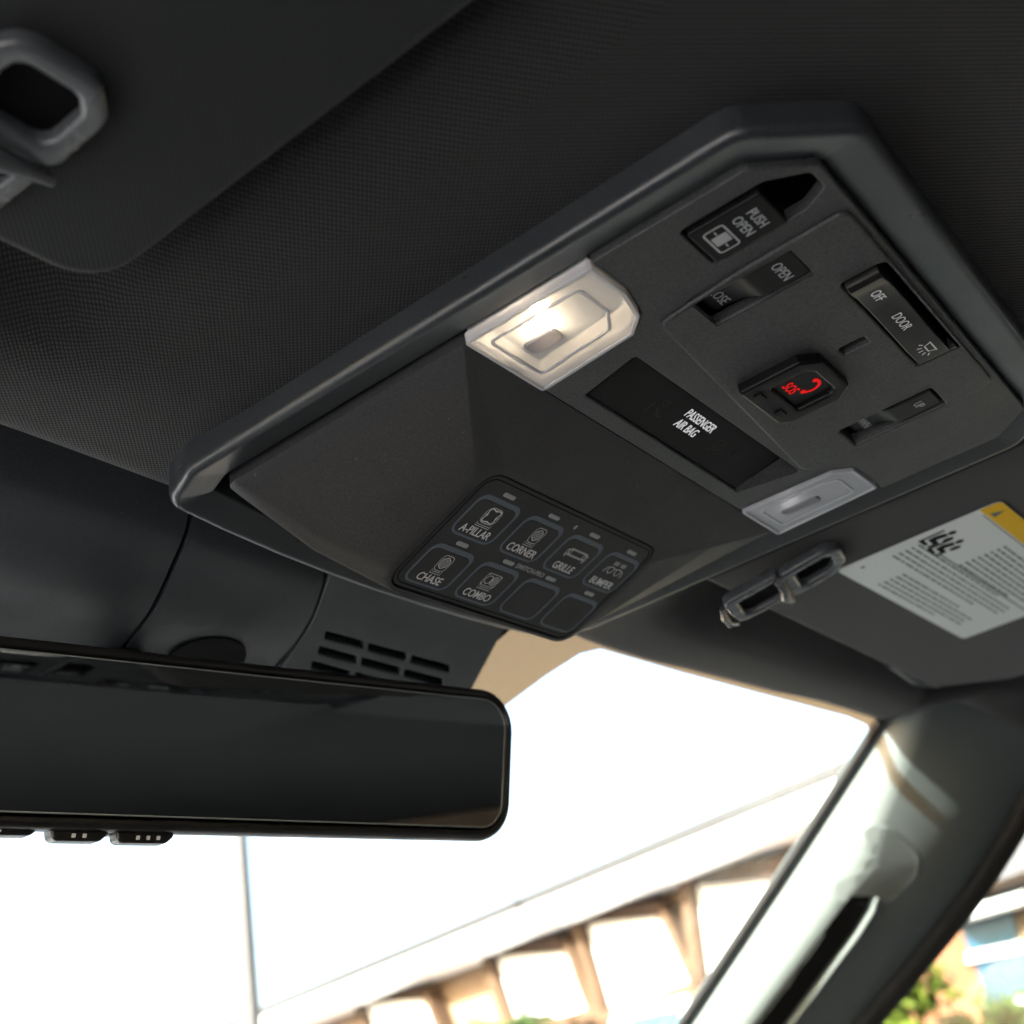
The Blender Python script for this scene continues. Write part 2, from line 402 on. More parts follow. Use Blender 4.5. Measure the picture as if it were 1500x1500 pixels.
# ================================================================== SETTING: inside of the cab
def head_front(x):                      # y of the front edge of the headliner
    a = abs(x)
    return 115.5 + 6*sstep(110, 200, x) - 17*sstep(140, 430, a) - 60*sstep(440, 600, a)
def head_z(x, y):
    a = abs(x)
    z = 10 + 12*sstep(140, 380, a)
    z -= 34*sstep(430, 600, a)*sstep(-520, -380, y)
    z += 22*(1-sstep(46, 88, y))*sstep(104 if x > 0 else 128, 150 if x > 0 else 178, a)*sstep(-330, -200, y)
    z += 3*sstep(60, 110, y)*(1-sstep(120, 200, a))
    return z
HF = [(-700, 20), (-600, 55), (-440, 98), (-300, 108), (-140, 115.5), (60, 115.5)]
for px_, py_ in ((880, 938), (1000, 971), (1130, 1006), (1250, 1036), (1292, 1054), (1400, 1082), (1500, 1106)):
    q_ = Vector((200, 0, 0))
    for _ in range(20): q_ = on_plane(px_, py_, (0, 0, head_z(q_.x, 100)+2.5), (0, 0, 1))
    HF.append((q_.x, q_.y+5))
HF.append((HF[-1][0]+150, HF[-1][1]-60))
def head_front(x):
    for (x0, y0), (x1, y1) in zip(HF, HF[1:]):
        if x <= x1: return y0+(y1-y0)*(x-x0)/(x1-x0)
    return HF[-1][1]
xs = [-640+i*16 for i in range(81)]
rows = []
ts = [-1500, -1200, -900, -700, -500, -400, -300, -240, -190, -150, -120, -100, -80, -60, -40, -20, 0, 12, 24, 36, 48, 58, 68, 76, 84]
for t in ts: rows.append([(x, t+(head_front(x)-115.5)*sstep(-100, 84, t), head_z(x, t)) for x in xs])
for k in range(7):
    t = k/6*math.pi/2
    rows.append([(x, head_front(x)-14+14*math.sin(t), head_z(x, 100)+13*(1-math.cos(t))) for x in xs])
rows.append([(x, head_front(x)-2, head_z(x, 100)+24) for x in xs])
m_ = MB()
Nn = len(xs); m_.add([q for r in rows for q in r], [(i*Nn+j, i*Nn+j+1, (i+1)*Nn+j+1, (i+1)*Nn+j) for i in range(len(rows)-1) for j in range(Nn-1)])
hl = struct(m_.build('headliner', 'headliner_cloth', None, smooth=60, wn=False))
so = hl.modifiers.new('thick', 'SOLIDIFY'); so.thickness = .003; so.offset = -1
# roof skin, floor, side walls, rear wall, dashboard: they shade the cabin and show in the mirror
struct(MB().box(-660, 660, -1520, 84, 52, 60).build('cab_roof', 'cab_trim'))
struct(MB().box(-640, 640, -1500, 900, -1010, -1000).build('cab_floor', 'cab_trim'))
rw = MB(lambda u, v, w: (u, -1490+w, v)); rw.curve2d([[(-640, -1000), (640, -1000), (640, 52), (-640, 52)], rrect(-400, 400, -380, -120, 40)], 0, 14, 2)
struct(rw.build('cab_rear_wall', 'cab_trim'))
for sx, nm in ((1, 'cab_right_wall'), (-1, 'cab_left_wall')):
    sw = MB(lambda u, v, w, sx=sx: (sx*(630+w), u, v))
    holes = [[(-440, -420), (600, -420), (570, -380), (150, -14), (110, 10), (-440, 10)], rrect(-1330, -640, -420, 26, 24)]
    sw.curve2d([[(-1500, -1000), (900, -1000), (900, -420), (680, -400), (190, 30), (150, 50), (-1500, 52)]]+holes, 0, 14, 2)
    struct(sw.build(nm, 'cab_trim'))
flat('dash_vinyl', (.13, .13, .13), .6, .4, .1, 40)
struct(MB().extr([(330, -420), (420, -365), (700, -370), (780, -420), (780, -1000), (330, -700)], -620, 620).build('dashboard', 'dash_vinyl', None, 8))
# unseen bonnet, added and painted pale: sunlit, it throws light up under the roof
flat('bonnet_bounce_paint', (.78, .79, .80), .3, .5)
struct(MB().loft([[(x_, y_, z_) for x_, z_ in ((-800, -560), (-760, -470), (-500, -430), (0, -415+0.0), (500, -430), (760, -470), (800, -560), (0, -600))] for y_ in (800, 1000, 1400, 1800, 1900)]).build('bonnet', 'bonnet_bounce_paint', None, 20))
# windscreen
GS = .73
def gshift(x): return 62*(1-min(1, (x/455.0)**2)) - 60*sstep(455, 640, abs(x))
def gz(x, y): return 36-GS*(y-gshift(x)-102)
gxs = [-620+i*31 for i in range(41)]
gys = [-20, 60, 150, 300, 480, 640]
gv = []; gfc = []
for t_ in gys: gv += [(x, 102+gshift(x)+t_, 36-GS*t_) for x in gxs]
gl_n = len(gxs)
gfc = [(i*gl_n+j, i*gl_n+j+1, (i+1)*gl_n+j+1, (i+1)*gl_n+j) for i in range(len(gys)-1) for j in range(gl_n-1)]
ws = struct(MB().add(gv, gfc).build('windshield', 'windshield_glass', None, smooth=60))
sw_ = ws.modifiers.new('thick', 'SOLIDIFY'); sw_.thickness = .005; sw_.offset = 1
# ceramic dot band on the glass, its warm glow tinted in
def glass_pt(px, py, d=3.5):
    q = Vector((0, 0, 0))
    for _ in range(25):
        sh = gshift(q.x); q2 = on_plane(px, py, (0, 102+sh, 36-d), (0, GS, 1)); q = q.lerp(q2, .6)
    return (q.x, q.y, q.z)
edge_in = [glass_pt(*q) for q in ((620, 1130), (690, 1072), (742, 1033), (800, 990), (850, 958), (880, 951), (1000, 986), (1130, 1021), (1240, 1050), (1268, 1062), (1281, 1082), (1276, 1105), (1180, 1250), (1015, 1500), (880, 1710))]
edge_out = [glass_pt(*q) for q in ((560, 1000), (600, 960), (650, 920), (720, 880), (800, 860), (880, 880), (1000, 955), (1130, 1001), (1248, 1030), (1280, 1044), (1303, 1074), (1298, 1110), (1212, 1264), (1050, 1515), (915, 1735))]
fb = MB(); N_ = len(edge_in)
fb.add(edge_in+edge_out, [(i, i+1, i+1+N_, i+N_) for i in range(N_-1)])
ft = fb.build('frit_band', 'frit', ws)
# ================================================================== OVERHEAD CONSOLE
con = thing('overhead_console', 'black plastic overhead console with two map lamps and rocker switches', 'console', (0, 0, 10))
def bez_outline():
    pts = [(-98.5, 86), (-98.5, -80), (-79, -100.5), (79, -100.5), (98.5, -80), (98.5, 86)]
    pts = [(x, -y) for x, y in pts]   # to u,v
    # front edge bows forward
    front = [(98.5, -95)] if False else []
    arc = [(92-184*k/8, -(103+7*(1-((k-4)/4.0)**2))) for k in range(9)]
    poly = [pts[0], pts[1], pts[2], pts[3], pts[4], pts[5]]+arc
    return rpoly(poly, [14, 10, 10, 10, 10, 14]+[10]+[0]*7+[10], 6)
out_p = bez_outline()
prof = [(0, -20), (0, -1.9), (.18, -1.0), (.6, -.25), (1.3, .25), (2.1, .35), (3.0, .15), (11.0, -2.0), (11.6, -2.3), (11.9, -3.0), (11.9, -8)]
bz = MB(F0)
rings = []
for d, wv in prof: rings.append([(x, y, wv) for x, y in (offset_poly(out_p, d) if d else out_p)])
bz.loft(rings, True, False)
bz.build('bezel', 'bezel_plastic', con, 0, 50)
# panel with the openings for its switches
h_push = rpoly([(-80, 56), (-64, 56), (-64.3, 80), (-68, 86), (-75, 86), (-80.3, 77)], [1.2, 1.2, 2, 2, 2.5, 2.5])
h_open = rrect(-56, -41.6, 44.0, 72.3, .8)
h_door = rpoly([(-33, 74.2), (20.5, 74.2), (20.5, 86), (-33, 86)], [1, .8, 1, 2])
h_mic = rrect(-6.4, -2.0, 62.0, 69.2, .7)
h_up = rrect(35.6, 48.6, 43.8, 72.6, .8)
h_bag = rpoly([(-41.8, 4.6), (45.2, 4.6), (50.5, 24.2), (-46.5, 23.4)], [.6, .6, 1, 1])
LL = [(-86.2, -1), (-86.2, 36.2), (-71.3, 36.2), (-61.5, 34), (-56, 28.7), (-53.4, -1)]
LR = [(86, -1), (83.5, 37), (64.5, 36.6), (59.8, 31), (58.6, -1)]
panel = [(-53, -1)]+[(-55.5, 29), (-61.2, 34.6), (-71.2, 36.8), (-86.6, 36.8), (-86.6, 76.5), (-75.5, 88.6), (75.5, 88.6), (86.6, 76.5), (86.6, 37.6), (64.2, 37.2), (59.3, 31.2), (58.1, -1)]
panel = rpoly(panel, [0, 2, 2, 1, 0, 3, 3, 3, 3, 0, 1, 2, 0], 4)
pn = MB(F0).curve2d([panel, h_push, h_open, h_door, h_mic, h_up, h_bag], -3.5, 0, .5)
pn.build('switch_panel_plate', 'console_plastic', con, 0, 40)
isl = rpoly([(-54.6, 35), (-57.4, 60), (-58, 87), (49.5, 87), (50.5, 62), (51, 26.5), (47, 25.6)], [4, 0, 3, 4, 0, 3, 2], 4)
il = MB(F0).curve2d([isl, h_open, h_door, h_mic, h_up], -.6, 1.0, .8)
il.build('raised_plate', 'console_plastic', con, 0, 40)
# backing behind the openings
MB(F0).box(-85, 85, 39.5, 87, -6.9, -6.2).build('backing', 'deep_black', con)
MB(F0).box(-52, 57, -2, 39, -6.9, -6.2).build('backing', 'deep_black', con)
# passenger air bag indicator, tilted into its recess
ab = make_frame((1.5, -4.9, .6), (1, 0, 0), (0, -18.6, 3.8))
a_w = MB(ab); a_w.prism([(-42.6, .2), (42.8, .2), (42.2, 18.6), (-43.0, 18.6)], -3, 0)
agp = a_w.build('air_bag_indicator', 'indicator_face', con, .4)
MB(F0).add([(-46.5, 23.4, 0), (50.5, 24.2, 0), (45.5, 24, -4.4), (-42, 24, -4.4)], [(0, 1, 2, 3)]).add([(45.2, 4.6, -.2), (50.5, 24.2, -.2), (44.4, 24, -4.4), (44.2, 4.6, -.8)], [(0, 1, 2, 3)]).build('recess_wall', 'console_plastic', con)
tx = MB(ab).text('PASSENGER', 0, 11.9, 4.3, .05, .70, bold=.03).text('AIR BAG', -1.5, 7.7, 4.3, .05, .70, bold=.03)
tx.build('print', 'white_backlight', agp, smooth=0)
dim = MB(ab)
dim.stroke(ell(-17.5, 10.5, 1.1, 1.1, 10), .5, .02, closed=True).stroke([(-18.5, 8.5), (-16, 6), (-14, 6)], .7, .02).stroke([(-21, 9), (-21, 5)], .7, .02)
dim.build('unlit_symbol', 'print_dim', agp, smooth=0)
dim = MB(ab).stroke(ell(16, 9, 2.2, 2.2, 14), .5, .02, closed=True).stroke([(13.5, 5.5), (18.5, 12)], .5, .02)
dim.text('OFF', 26, 9, 3.6, .05, .8)
dim.build('unlit_symbol', 'print_dim', agp, smooth=0)
# sliding-window push button
pb = MB(F0); pb.pillow(rrect(-79.0, -65, 57, 75.5, .8), -6, 1.1, .6, 3)
pbo = pb.build('push_button', 'switch_plastic', con)
tx = MB(F0).text('PUSH', -72, 71.2, 3.6, 1.15, .85, bold=.02).text('OPEN', -72, 67.6, 3.6, 1.15, .85, bold=.02)
tx.stroke(rrect(-76.4, -67.6, 59.6, 64.6, .8), .5, 1.15, closed=True)
tx.prism(rrect(-73.6, -70.2, 60.2, 64, .2), 1.12, 1.2)
tx.stroke([(-75.4, 62), (-74, 62)], .4, 1.15).stroke([(-69.8, 62), (-68.6, 62)], .4, 1.15)
tx.build('print', 'print_grey', pbo, smooth=0)
# rockers
def rocker(u0, u1, v0, v1, top, bot, uw):
    vm = (v0+v1)/2
    pr = [(v0, -8), (v1, -8), (v1, .9), (v1-.5, 1.3), (vm+1.2, 1.5), (vm-.2, 1.2), (vm-1.8, .3), (vm-4, -.7), (vm-7, -1.3), (v0+1.2, -1.6), (v0, -2.2)]
    o = MB(F0).extr(pr, u0, u1).build('rocker_switch', 'switch_plastic', con, .35, 35)
    MB(F0).text(top, (u0+u1)/2, v1-5.2, 4.0, 1.5, uw).build('print', 'print_grey', o, smooth=0)
    MB(F0).text(bot, (u0+u1)/2-.8, v0+4.6, 4.0, -1.1, uw).build('print', 'print_grey', o, smooth=0)
rocker(-55.6, -45.0, 45.6, 71.7, 'OPEN', 'CLOSE', .76)
rocker(36.0, 45.4, 45.4, 72.0, 'UP', 'DOWN', .74)
# three-way dome lamp slider
pr = [(-32.4, -7), (20, -7), (20, .2), (19.3, 1.5), (10, 1.9), (-4, 1.5), (-16, 1.2), (-25, 1.7), (-28, 2.6), (-30.5, 3.0), (-32, 2.2), (-32.4, .6)]
sw = MB(F0); sw.loft([[(a, 74.9, b) for a, b in pr], [(a, 83.7, b) for a, b in pr]])
swo = sw.build('lamp_slide_switch', 'satin_switch', con, .4, 35)
tx = MB(F0).text('OFF', -22.5, 79.4, 3.9, 2.0, .72).text('DOOR', -6, 79.4, 3.9, 1.8, .78)
ic = [(9.2, 81.4), (14.8, 81.4), (14.2, 80.9), (13.6, 79.5), (10.4, 79.5), (9.8, 80.9)]
tx.stroke(ic, .42, 2.0, closed=True)
for a, b, c_, d in ((12, 78.6, 12, 77.2), (10.6, 78.7, 10, 77.5), (13.4, 78.7, 14, 77.5), (9.4, 79.4, 8.4, 78.6), (14.6, 79.4, 15.6, 78.6)): tx.stroke([(a, b), (c_, d)], .42, 2.0)
tx.build('print', 'print_white', swo, smooth=0)
# emergency call button
fr_out = rpoly([(-13.6, 35), (10.5, 35), (13.3, 38.5), (13.3, 53), (9.0, 57.8), (-9.5, 57.8), (-13.8, 53)], [1.2, 1.2, 1, 1.5, 1.5, 1.5, 1.5], 3)
so_ = MB(F0).curve2d([fr_out, rpoly([(-8.6, 42.2), (8.4, 42.2), (8.4, 51.8), (6, 54.2), (-6.4, 54.2), (-8.6, 52)], .8, 3)], -1, 4.0, .9)
sos = so_.build('call_button_frame', 'switch_plastic', con, 0, 35)
ct = MB(F0).box(-8.7, 8.5, 42.0, 54.4, -1, 2.6).build('call_button', 'switch_plastic', sos, .3)
for u_ in (-7.4, 5.4): MB(F0).pillow(rrect(u_-1.8, u_+1.8, 37.0, 39.7, .5), 3.6, 4.7, .3, 2).build('status_window', 'switch_plastic', sos)
tx = MB(F0).text('SOS', -2.2, 45.4, 4.6, 2.7, .72, bold=.06)
ph = []
for k in range(11):
    a = RAD(112-k*160/10); ph.append((.6+2.9*math.cos(a)+.1, 49.6+3.0*math.sin(a)-.1*k*.3))
tx.stroke(ph, 1.0, 2.68).prism(ell(ph[0][0]+.1, ph[0][1]-.3, .95, .85, 10), 2.66, 2.76).prism(ell(ph[-1][0]-.3, ph[-1][1]+.1, .95, .85, 10), 2.66, 2.76)
tx.build('print', 'red_backlight', ct, smooth=0)
# microphone slot floor
MB(F0).box(-6.8, -1.6, 61.6, 69.6, -5, -4).build('microphone_slot', 'deep_black', con)
# map lamps
def map_lamp(poly, slot, bulb, glow, label, inner):
    hs = MB(F0)
    o = offset_poly(poly, .7)
    hs.loft([[(x, y, -2.0) for x, y in o], [(x, y, -13) for x, y in offset_poly(poly, 3)]], True, False)
    hs.add([(x, y, -13) for x, y in offset_poly(poly, 3)], [tuple(range(len(poly)))])
    ho = hs.build('map_lamp', 'lamp_housing', con, 0, 30)
    ho['label'] = label
    rp = rpoly(poly, 1.2, 3)
    sl_ = rrect(*slot, 1.6)
    MB(F0).curve2d([offset_poly(rp, 1.1), sl_], -1.8, .5, .25).build('lens', 'lens_clear', ho, 0, 30)
    MB(F0).curve2d([rp, offset_poly(rp, 1.1)], -2.2, .9, .25).build('lens_rim', 'lens_rim', ho, 0, 30)
    MB(F0).curve2d([inner, offset_poly(inner, .9)], .3, .85, .2).build('lens_ridge', 'lens_rim', ho, 0, 30)
    MB(F0).pillow(rrect(slot[0]+.25, slot[1]-.25, slot[2]+.25, slot[3]-.25, 1.5), -3, 1.0, .5, 3).build('press_switch', 'lens_button', ho, 0, 40)
    MB(F0).ball((bulb[0], bulb[1], -4.6), 1.9, 2.8, 1.3).build('bulb', glow, ho)
map_lamp(LL, (-74.2, -68.3, 7.5, 17), (-76.5, 15.5), 'bulb_glow', 'lit map lamp glowing warm white', rpoly([(-82, 3), (-82, 30), (-69, 30), (-62, 26), (-59.5, 3)], 2, 3))
map_lamp(LR, (70.4, 75, 7.5, 21), (68, 12), 'bulb_glow_dim', 'map lamp with faint pinkish glow', rpoly([(81, 3), (79.5, 31), (66, 31), (63.5, 26), (63.5, 3)], 2, 3))
# ================================================================== ADD-ON SWITCH PANEL in its wedge mount
K0 = Vector((0, 47.3, -16.4))
Rk = Matrix.Rotation(RAD(math.sqrt(8.697**2+2.135**2+1.458**2)), 3, Vector((8.697, -2.135, 1.458)).normalized())
keu = Rk @ Vector((1, 0, 0)); kev = Rk @ Vector((0, -math.cos(RAD(30)), math.sin(RAD(30))))
KF = make_frame(K0, keu, kev)
KW, KH = 92.0, 43.4
swp = thing('switch_panel', 'black eight-button accessory switch panel in wedge-shaped mount on the console', 'switch panel', (0, 88, 0))
def kp(fx, fy): return ((fx-.5)*KW, (.5-fy)*KH)
ko = [KF(*q) for q in ((-KW/2-2.6, KH/2+2.6, -.4), (KW/2+2.6, KH/2+2.6, -.4), (KW/2+2.6, -KH/2-2.2, -.4), (-KW/2-2.6, -KH/2-2.2, -.4))]
def krim(r, w_, e=0): return rpoly([(-KW/2-2.4-e, KH/2+2.4+e), (KW/2+2.4+e, KH/2+2.4+e), (KW/2+2.4+e, -KH/2-2.0-e), (-KW/2-2.4-e, -KH/2-2.0-e)], r, 6)
NS = 7     # points per rounded corner (rpoly seg 6 -> 7)
rim = krim(7.5, 0)          # order: TL, TR, BR, BL corners, 7 points each
rimw = [KF(x, y, .55) for x, y in rim]
# outer base outline in the console, matched corner by corner
base = []
def lerp(a, b, t): return tuple(a[i]+(b[i]-a[i])*t for i in range(3))
bc = [(-84.6, 1.6, .6), (84.6, 1.6, .6), (84, 88, 1.2), (-84, 88, 1.2)]
prev = [bc[3], bc[0], bc[1], bc[2]]; nxt = [bc[1], bc[2], bc[3], bc[0]]
for c_ in range(4):
    for k in range(NS):
        t = k/(NS-1)
        d = 5.0 if c_ >= 2 else .8
        a = Vector(prev[c_])-Vector(bc[c_]); b = Vector(nxt[c_])-Vector(bc[c_])
        p_ = Vector(bc[c_])+a.normalized()*d*(1-t)**2+b.normalized()*d*t**2
        base.append(tuple(p_))
mo = MB()
mids = []
for fr_ in (.0, .04, .5, .9, .97, 1.0):
    rg = []
    for i, (b_, r_) in enumerate(zip(base, rimw)):
        q = Vector(lerp(b_, r_, fr_))
        c_ = i//NS
        if c_ in (2, 3):        # front corners bulge a little, as printed parts do
            q += Vector((0, 0, -1))*3.2*math.sin(math.pi*fr_)
        if fr_ == .97: q += Vector((0, 0, -.12))
        rg.append(tuple(q))
    mids.append(rg)
# closing skirt up into the console
sk = [(x, y, 9) for x, y, z in base]
mo.loft([sk]+mids, True, False)
inner = [KF(x, y, .55) for x, y in offset_poly(rim, 1.2)]
inner2 = [KF(x, y, -3) for x, y in offset_poly(rim, 1.3)]
mo.loft([rimw, inner, inner2], True, False)
mo.build('mount', 'mount_plastic', swp, 0, 35)
kb = MB(KF).pillow(offset_poly(rim, 1.75), -6, .25, .5, 3).build('keypad', 'keypad_plastic', swp, 0, 40)
# raised gasket line round the keypad
MB(KF).curve2d([offset_poly(rim, 3.0), offset_poly(rim, 3.35)], .2, .32, .03).build('keypad_seam', 'deep_black', kb)
names = [['A-PILLAR', 'CORNER', 'GRILLE', 'BUMPER'], ['CHASE', 'COMBO', '', '']]
def lamp_icon(t, cx, cy, s, kind):
    L = .24
    if kind == 'clover':
        t.stroke(rpoly([(cx-4.2*s, cy-3.2*s), (cx+4.2*s, cy-3.2*s), (cx+4.0*s, cy+4.2*s), (cx-4.0*s, cy+4.2*s)], 2.4*s, 4), L*.8, .3, closed=True)
        cl = []
        for k in range(48):
            a = 2*math.pi*k/48; r = 3.25*s*(1+.17*math.cos(4*(a-math.pi/4))*1.2); cl.append((cx+r*1.02*math.cos(a), cy+.5*s+r*math.sin(a)))
        t.stroke(cl, L*1.7, .31, closed=True)
        t.stroke([(cx-3.9*s, cy-3.2*s), (cx-4.1*s, cy-5*s), (cx+4.1*s, cy-5*s), (cx+3.9*s, cy-3.2*s)], L*.8, .3)
        t.stroke([(cx-3.9*s, cy-4.2*s), (cx+3.9*s, cy-4.2*s)], L*.7, .3)
        for a, b in ((0, 3.3), (0, -2.5), (-3.4, .5), (3.4, .5)): t.stroke(ell(cx+a*s, cy+b*s, .45*s, .45*s, 8), L*.6, .3, closed=True)
    elif kind == 'spot':
        t.stroke(rpoly([(cx-2.9*s, cy-3.2*s), (cx+2.9*s, cy-3.2*s), (cx+3.1*s, cy+4.2*s), (cx-3.1*s, cy+4.2*s)], 1.9*s, 4), L*.8, .3, closed=True)
        hx = [(cx+2.5*s*math.cos(RAD(60*k+30)), cy+.7*s+2.8*s*math.sin(RAD(60*k+30))) for k in range(6)]
        t.stroke(rpoly(hx, .6*s, 3), L, .3, closed=True)
        for k in range(-2, 3): t.stroke([(cx+k*.72*s, cy-(1.5-.25*abs(k))*s), (cx+k*.72*s, cy+(2.9-.25*abs(k))*s)], L*.8, .3)
        t.stroke([(cx-2.7*s, cy-3*s), (cx-2.9*s, cy-4.8*s), (cx+2.9*s, cy-4.8*s), (cx+2.7*s, cy-3*s)], L*.8, .3)
        t.stroke([(cx-2.2*s, cy-3.9*s), (cx+2.2*s, cy-3.9*s)], L*.7, .3)
    elif kind == 'bar':
        t.stroke(rpoly([(cx-5.2*s, cy-1.5*s), (cx+5.2*s, cy-1.5*s), (cx+5.2*s, cy+1.5*s), (cx-5.2*s, cy+1.5*s)], .5*s, 2), L*.8, .3, closed=True)
        for row in (-1, 1):
            t.stroke([(cx-4.6*s+k*.46*s, cy+row*(.95+.28*(k % 2))*s) for k in range(21)], L*.9, .31)
        for sg in (-1, 1):
            t.stroke(ell(cx+sg*4.3*s, cy, .7*s, 1.0*s, 10), L, .3, closed=True)
            t.stroke([(cx+sg*5.3*s, cy+.9*s), (cx+sg*6.2*s, cy+.6*s), (cx+sg*6.2*s, cy-1.2*s), (cx+sg*5.3*s, cy-1.9*s)], L, .3)
            t.stroke([(cx+sg*5.2*s, cy-.9*s), (cx+sg*5.9*s, cy-2.2*s), (cx+sg*5.0*s, cy-2.4*s)], L, .3)
    elif kind == 'combo':
        t.stroke(rrect(cx-4.3*s, cx+4.3*s, cy-2.6*s, cy+3.6*s, 1.0*s), L*.8, .3, closed=True)
        t.stroke(ell(cx-1.6*s, cy+.5*s, 2.0*s, 2.0*s, 20), L, .3, closed=True)
        t.stroke(ell(cx+1.8*s, cy+.5*s, 2.0*s, 2.1*s, 20), L, .3, closed=True)
        for k in range(-2, 3): t.stroke([(cx+1.8*s+k*.6*s, cy-(1.2-.25*abs(k))*s), (cx+1.8*s+k*.6*s, cy+(2.2-.25*abs(k))*s)], L*.8, .3)
        for a in (-3.6, 3.6):
            for b in (-1.9, 2.9): t.stroke(ell(cx+a*s, cy+b*s, .3*s, .3*s, 6), L*.6, .3, closed=True)
        t.stroke([(cx-3.6*s, cy-2.6*s), (cx-3.9*s, cy-4.4*s), (cx+3.9*s, cy-4.4*s), (cx+3.6*s, cy-2.6*s)], L*.8, .3)
        t.stroke([(cx-3*s, cy-3.5*s), (cx+3*s, cy-3.5*s)], L*.7, .3)
    elif kind == 'glasses':
        for sg in (-1, 1):
            t.stroke(rpoly([(cx+sg*.7*s, cy+.9*s), (cx+sg*3.9*s, cy+.9*s), (cx+sg*3.6*s, cy-1.2*s), (cx+sg*2.3*s, cy-2.1*s), (cx+sg*1.0*s, cy-1.2*s)], .7*s, 3), L*1.2, .3, closed=True)
            t.stroke([(cx+sg*3.9*s, cy+.6*s), (cx+sg*5.0*s, cy+.1*s), (cx+sg*5.5*s, cy-1.2*s), (cx+sg*5.5*s, cy-2.2*s)], L*1.2, .3)
            for k in range(5): t.stroke([(cx+sg*(1.0+k*.62)*s, cy+1.9*s), (cx+sg*(1.0+k*.62)*s, cy+3.6*s)], L, .3)
        t.stroke([(cx-.8*s, cy+.3*s), (cx, cy+.7*s), (cx+.8*s, cy+.3*s)], L*1.2, .3)
icons = [['clover', 'spot', 'bar', 'glasses'], ['spot', 'combo', None, None]]
for r_ in range(2):
    for c_ in range(4):
        f0 = .038+.2485*c_; f1 = f0+.208; g0 = (.135, .588)[r_]; g1 = g0+.358
        (u0, v1), (u1, v0) = kp(f0, g0), kp(f1, g1)
        outl = rrect(u0, u1, v0, v1, 3.4, 5)
        inn = rpoly([(u0+.75, v0+.75), (u1-.75, v0+.75), (u1-.75, v1-1.75), (u0+.75, v1-1.75)], 2.7, 5)
        bt = MB(KF).pillow(offset_poly(inn, .02), -1, .42, .35, 3).build('button', 'keypad_plastic', swp, 0, 40)
        MB(KF).curve2d([outl, inn], .2, .36, .05).build('button_ring', 'ring_print', bt, 0, 40)
        lu, lv = kp(f0+.104, (.093, .547)[r_])
        MB(KF).pillow(rrect(lu-2.6, lu+2.6, lv-.75, lv+.75, .7), -.5, .5, .2, 2).build('indicator_lamp', 'indicator', swp, 0, 40)
        if names[r_][c_]:
            t_ = MB(lambda u, v, w: KF(u, v, w+.1))
            cx_, cy_ = (u0+u1)/2, v0+3.0
            t_.text(names[r_][c_], cx_, cy_, 4.1, .36, .86 if len(names[r_][c_]) < 8 else .80, bold=.015)
            lamp_icon(t_, cx_+(.4 if r_ == 0 else 0), v0+9.1, {'clover': .78, 'spot': .80, 'bar': .92, 'combo': .78, 'glasses': .92}[icons[r_][c_]], icons[r_][c_])
            t_.build('print', 'print_white', bt, smooth=0)
lu, lv = kp(.514, .5465)
MB(KF).text('SWITCH-PRO', lu, lv, 2.5, .3, .98, bold=.02).build('print', 'print_grey', kb, smooth=0)
lu, lv = kp(.52, .097)
MB(KF).prism(ell(lu, lv, .55, .9, 12), .2, .3).build('sensor_dot', 'indicator', kb)
# ================================================================== SUN VISORS
def visor(side):
    if side < 0: ol = [(-154.5, 47), (-154.5, -150), (-400, -150), (-400, 30), (-385, 49)]
    else: ol = [(106, 44), (106, -150), (384, -150), (386, 8), (352, 40)]
    ol = [(x, -y) for x, y in ol]
    o = thing('sun_visor', 'charcoal cloth sun visor ' + ('without a sticker, with only a clip at its corner' if side < 0 else 'carrying a white warning label'), 'sun visor', (ol[0][0], -ol[0][1], 14), 'sun visors')
    b = MB(F0)
    rp = rpoly(ol, [14, 14, 20, 8, 12] if side < 0 else [6, 14, 20, 8, 10], 6)
    rg = []
    for k in range(13):
        t = -math.pi/2+math.pi*k/12
        rg.append([(x, y, -12+7.2*math.sin(t)) for x, y in offset_poly(rp, 5.0*(1-math.cos(t)))])
    b.loft(rg); b.build('visor_body', 'visor_cloth', o, 0, 50)
    return o
vl = visor(-1); vr = visor(1)
# visor clip: loop plus hook cup
def clip(par, u0, v0, su, ang, name='clip_loop', tilt=0):
    ca, sa = math.cos(ang), math.sin(ang)
    fr = lambda u, v, w: F0(u0+su*(u*ca-v*sa), v0+(u*sa+v*ca), w-(v-12)*tilt)
    loop = rpoly([(-13, -11.5), (11, -11.5), (11, 6), (5, 12), (-13, 12)], [2, 4, 7, 8, 7], 8)
    hole = rpoly([(-8.5, -6.5), (6.4, -6.5), (6.4, 4), (3, 7.4), (-8.5, 7.4)], [2.5, 3, 4, 4, 3], 6)
    lo = MB(fr).curve2d([loop, hole], -6, -1.4, 1.3).build(name, 'clip_plastic', par, 0, 40)
    MB(fr).curve2d([offset_poly(hole, -1)], -6.4, -4.7, 0).build('clip_recess', 'deep_black', lo)
    cup = rpoly([(-14, -34), (10, -34), (11, -12), (-13, -12)], [3, 6, 1, 1], 5)
    cuph = rpoly([(-9, -29), (6, -30), (7, -14), (-9, -14)], [2, 4, 1, 1], 4)
    cu_ = MB(fr).curve2d([cup, cuph], -7, -2.4, 1.1).build('clip_cup', 'clip_plastic', par, 0, 40)
    MB(fr).curve2d([offset_poly(cuph, -1)], -7.2, -4.7, 0).build('clip_recess', 'deep_black', cu_)
    MB(fr).tube([(-14, -12.5, -1), (-6, -12, .2), (0, -12.6, .7), (6, -12, .2), (12, -12.5, -1.2)], [1.2, 1.5, 2.2, 1.5, 1.1], 10).build('clip_hook', 'clip_plastic', par)
    MB(fr).tube([(-11, -35, -3), (-4, -36.2, -2.2), (4, -36.2, -2.2), (9, -34.2, -3)], [.9, 1.3, 1.3, .9], 10).build('clip_lip', 'clip_plastic', par)
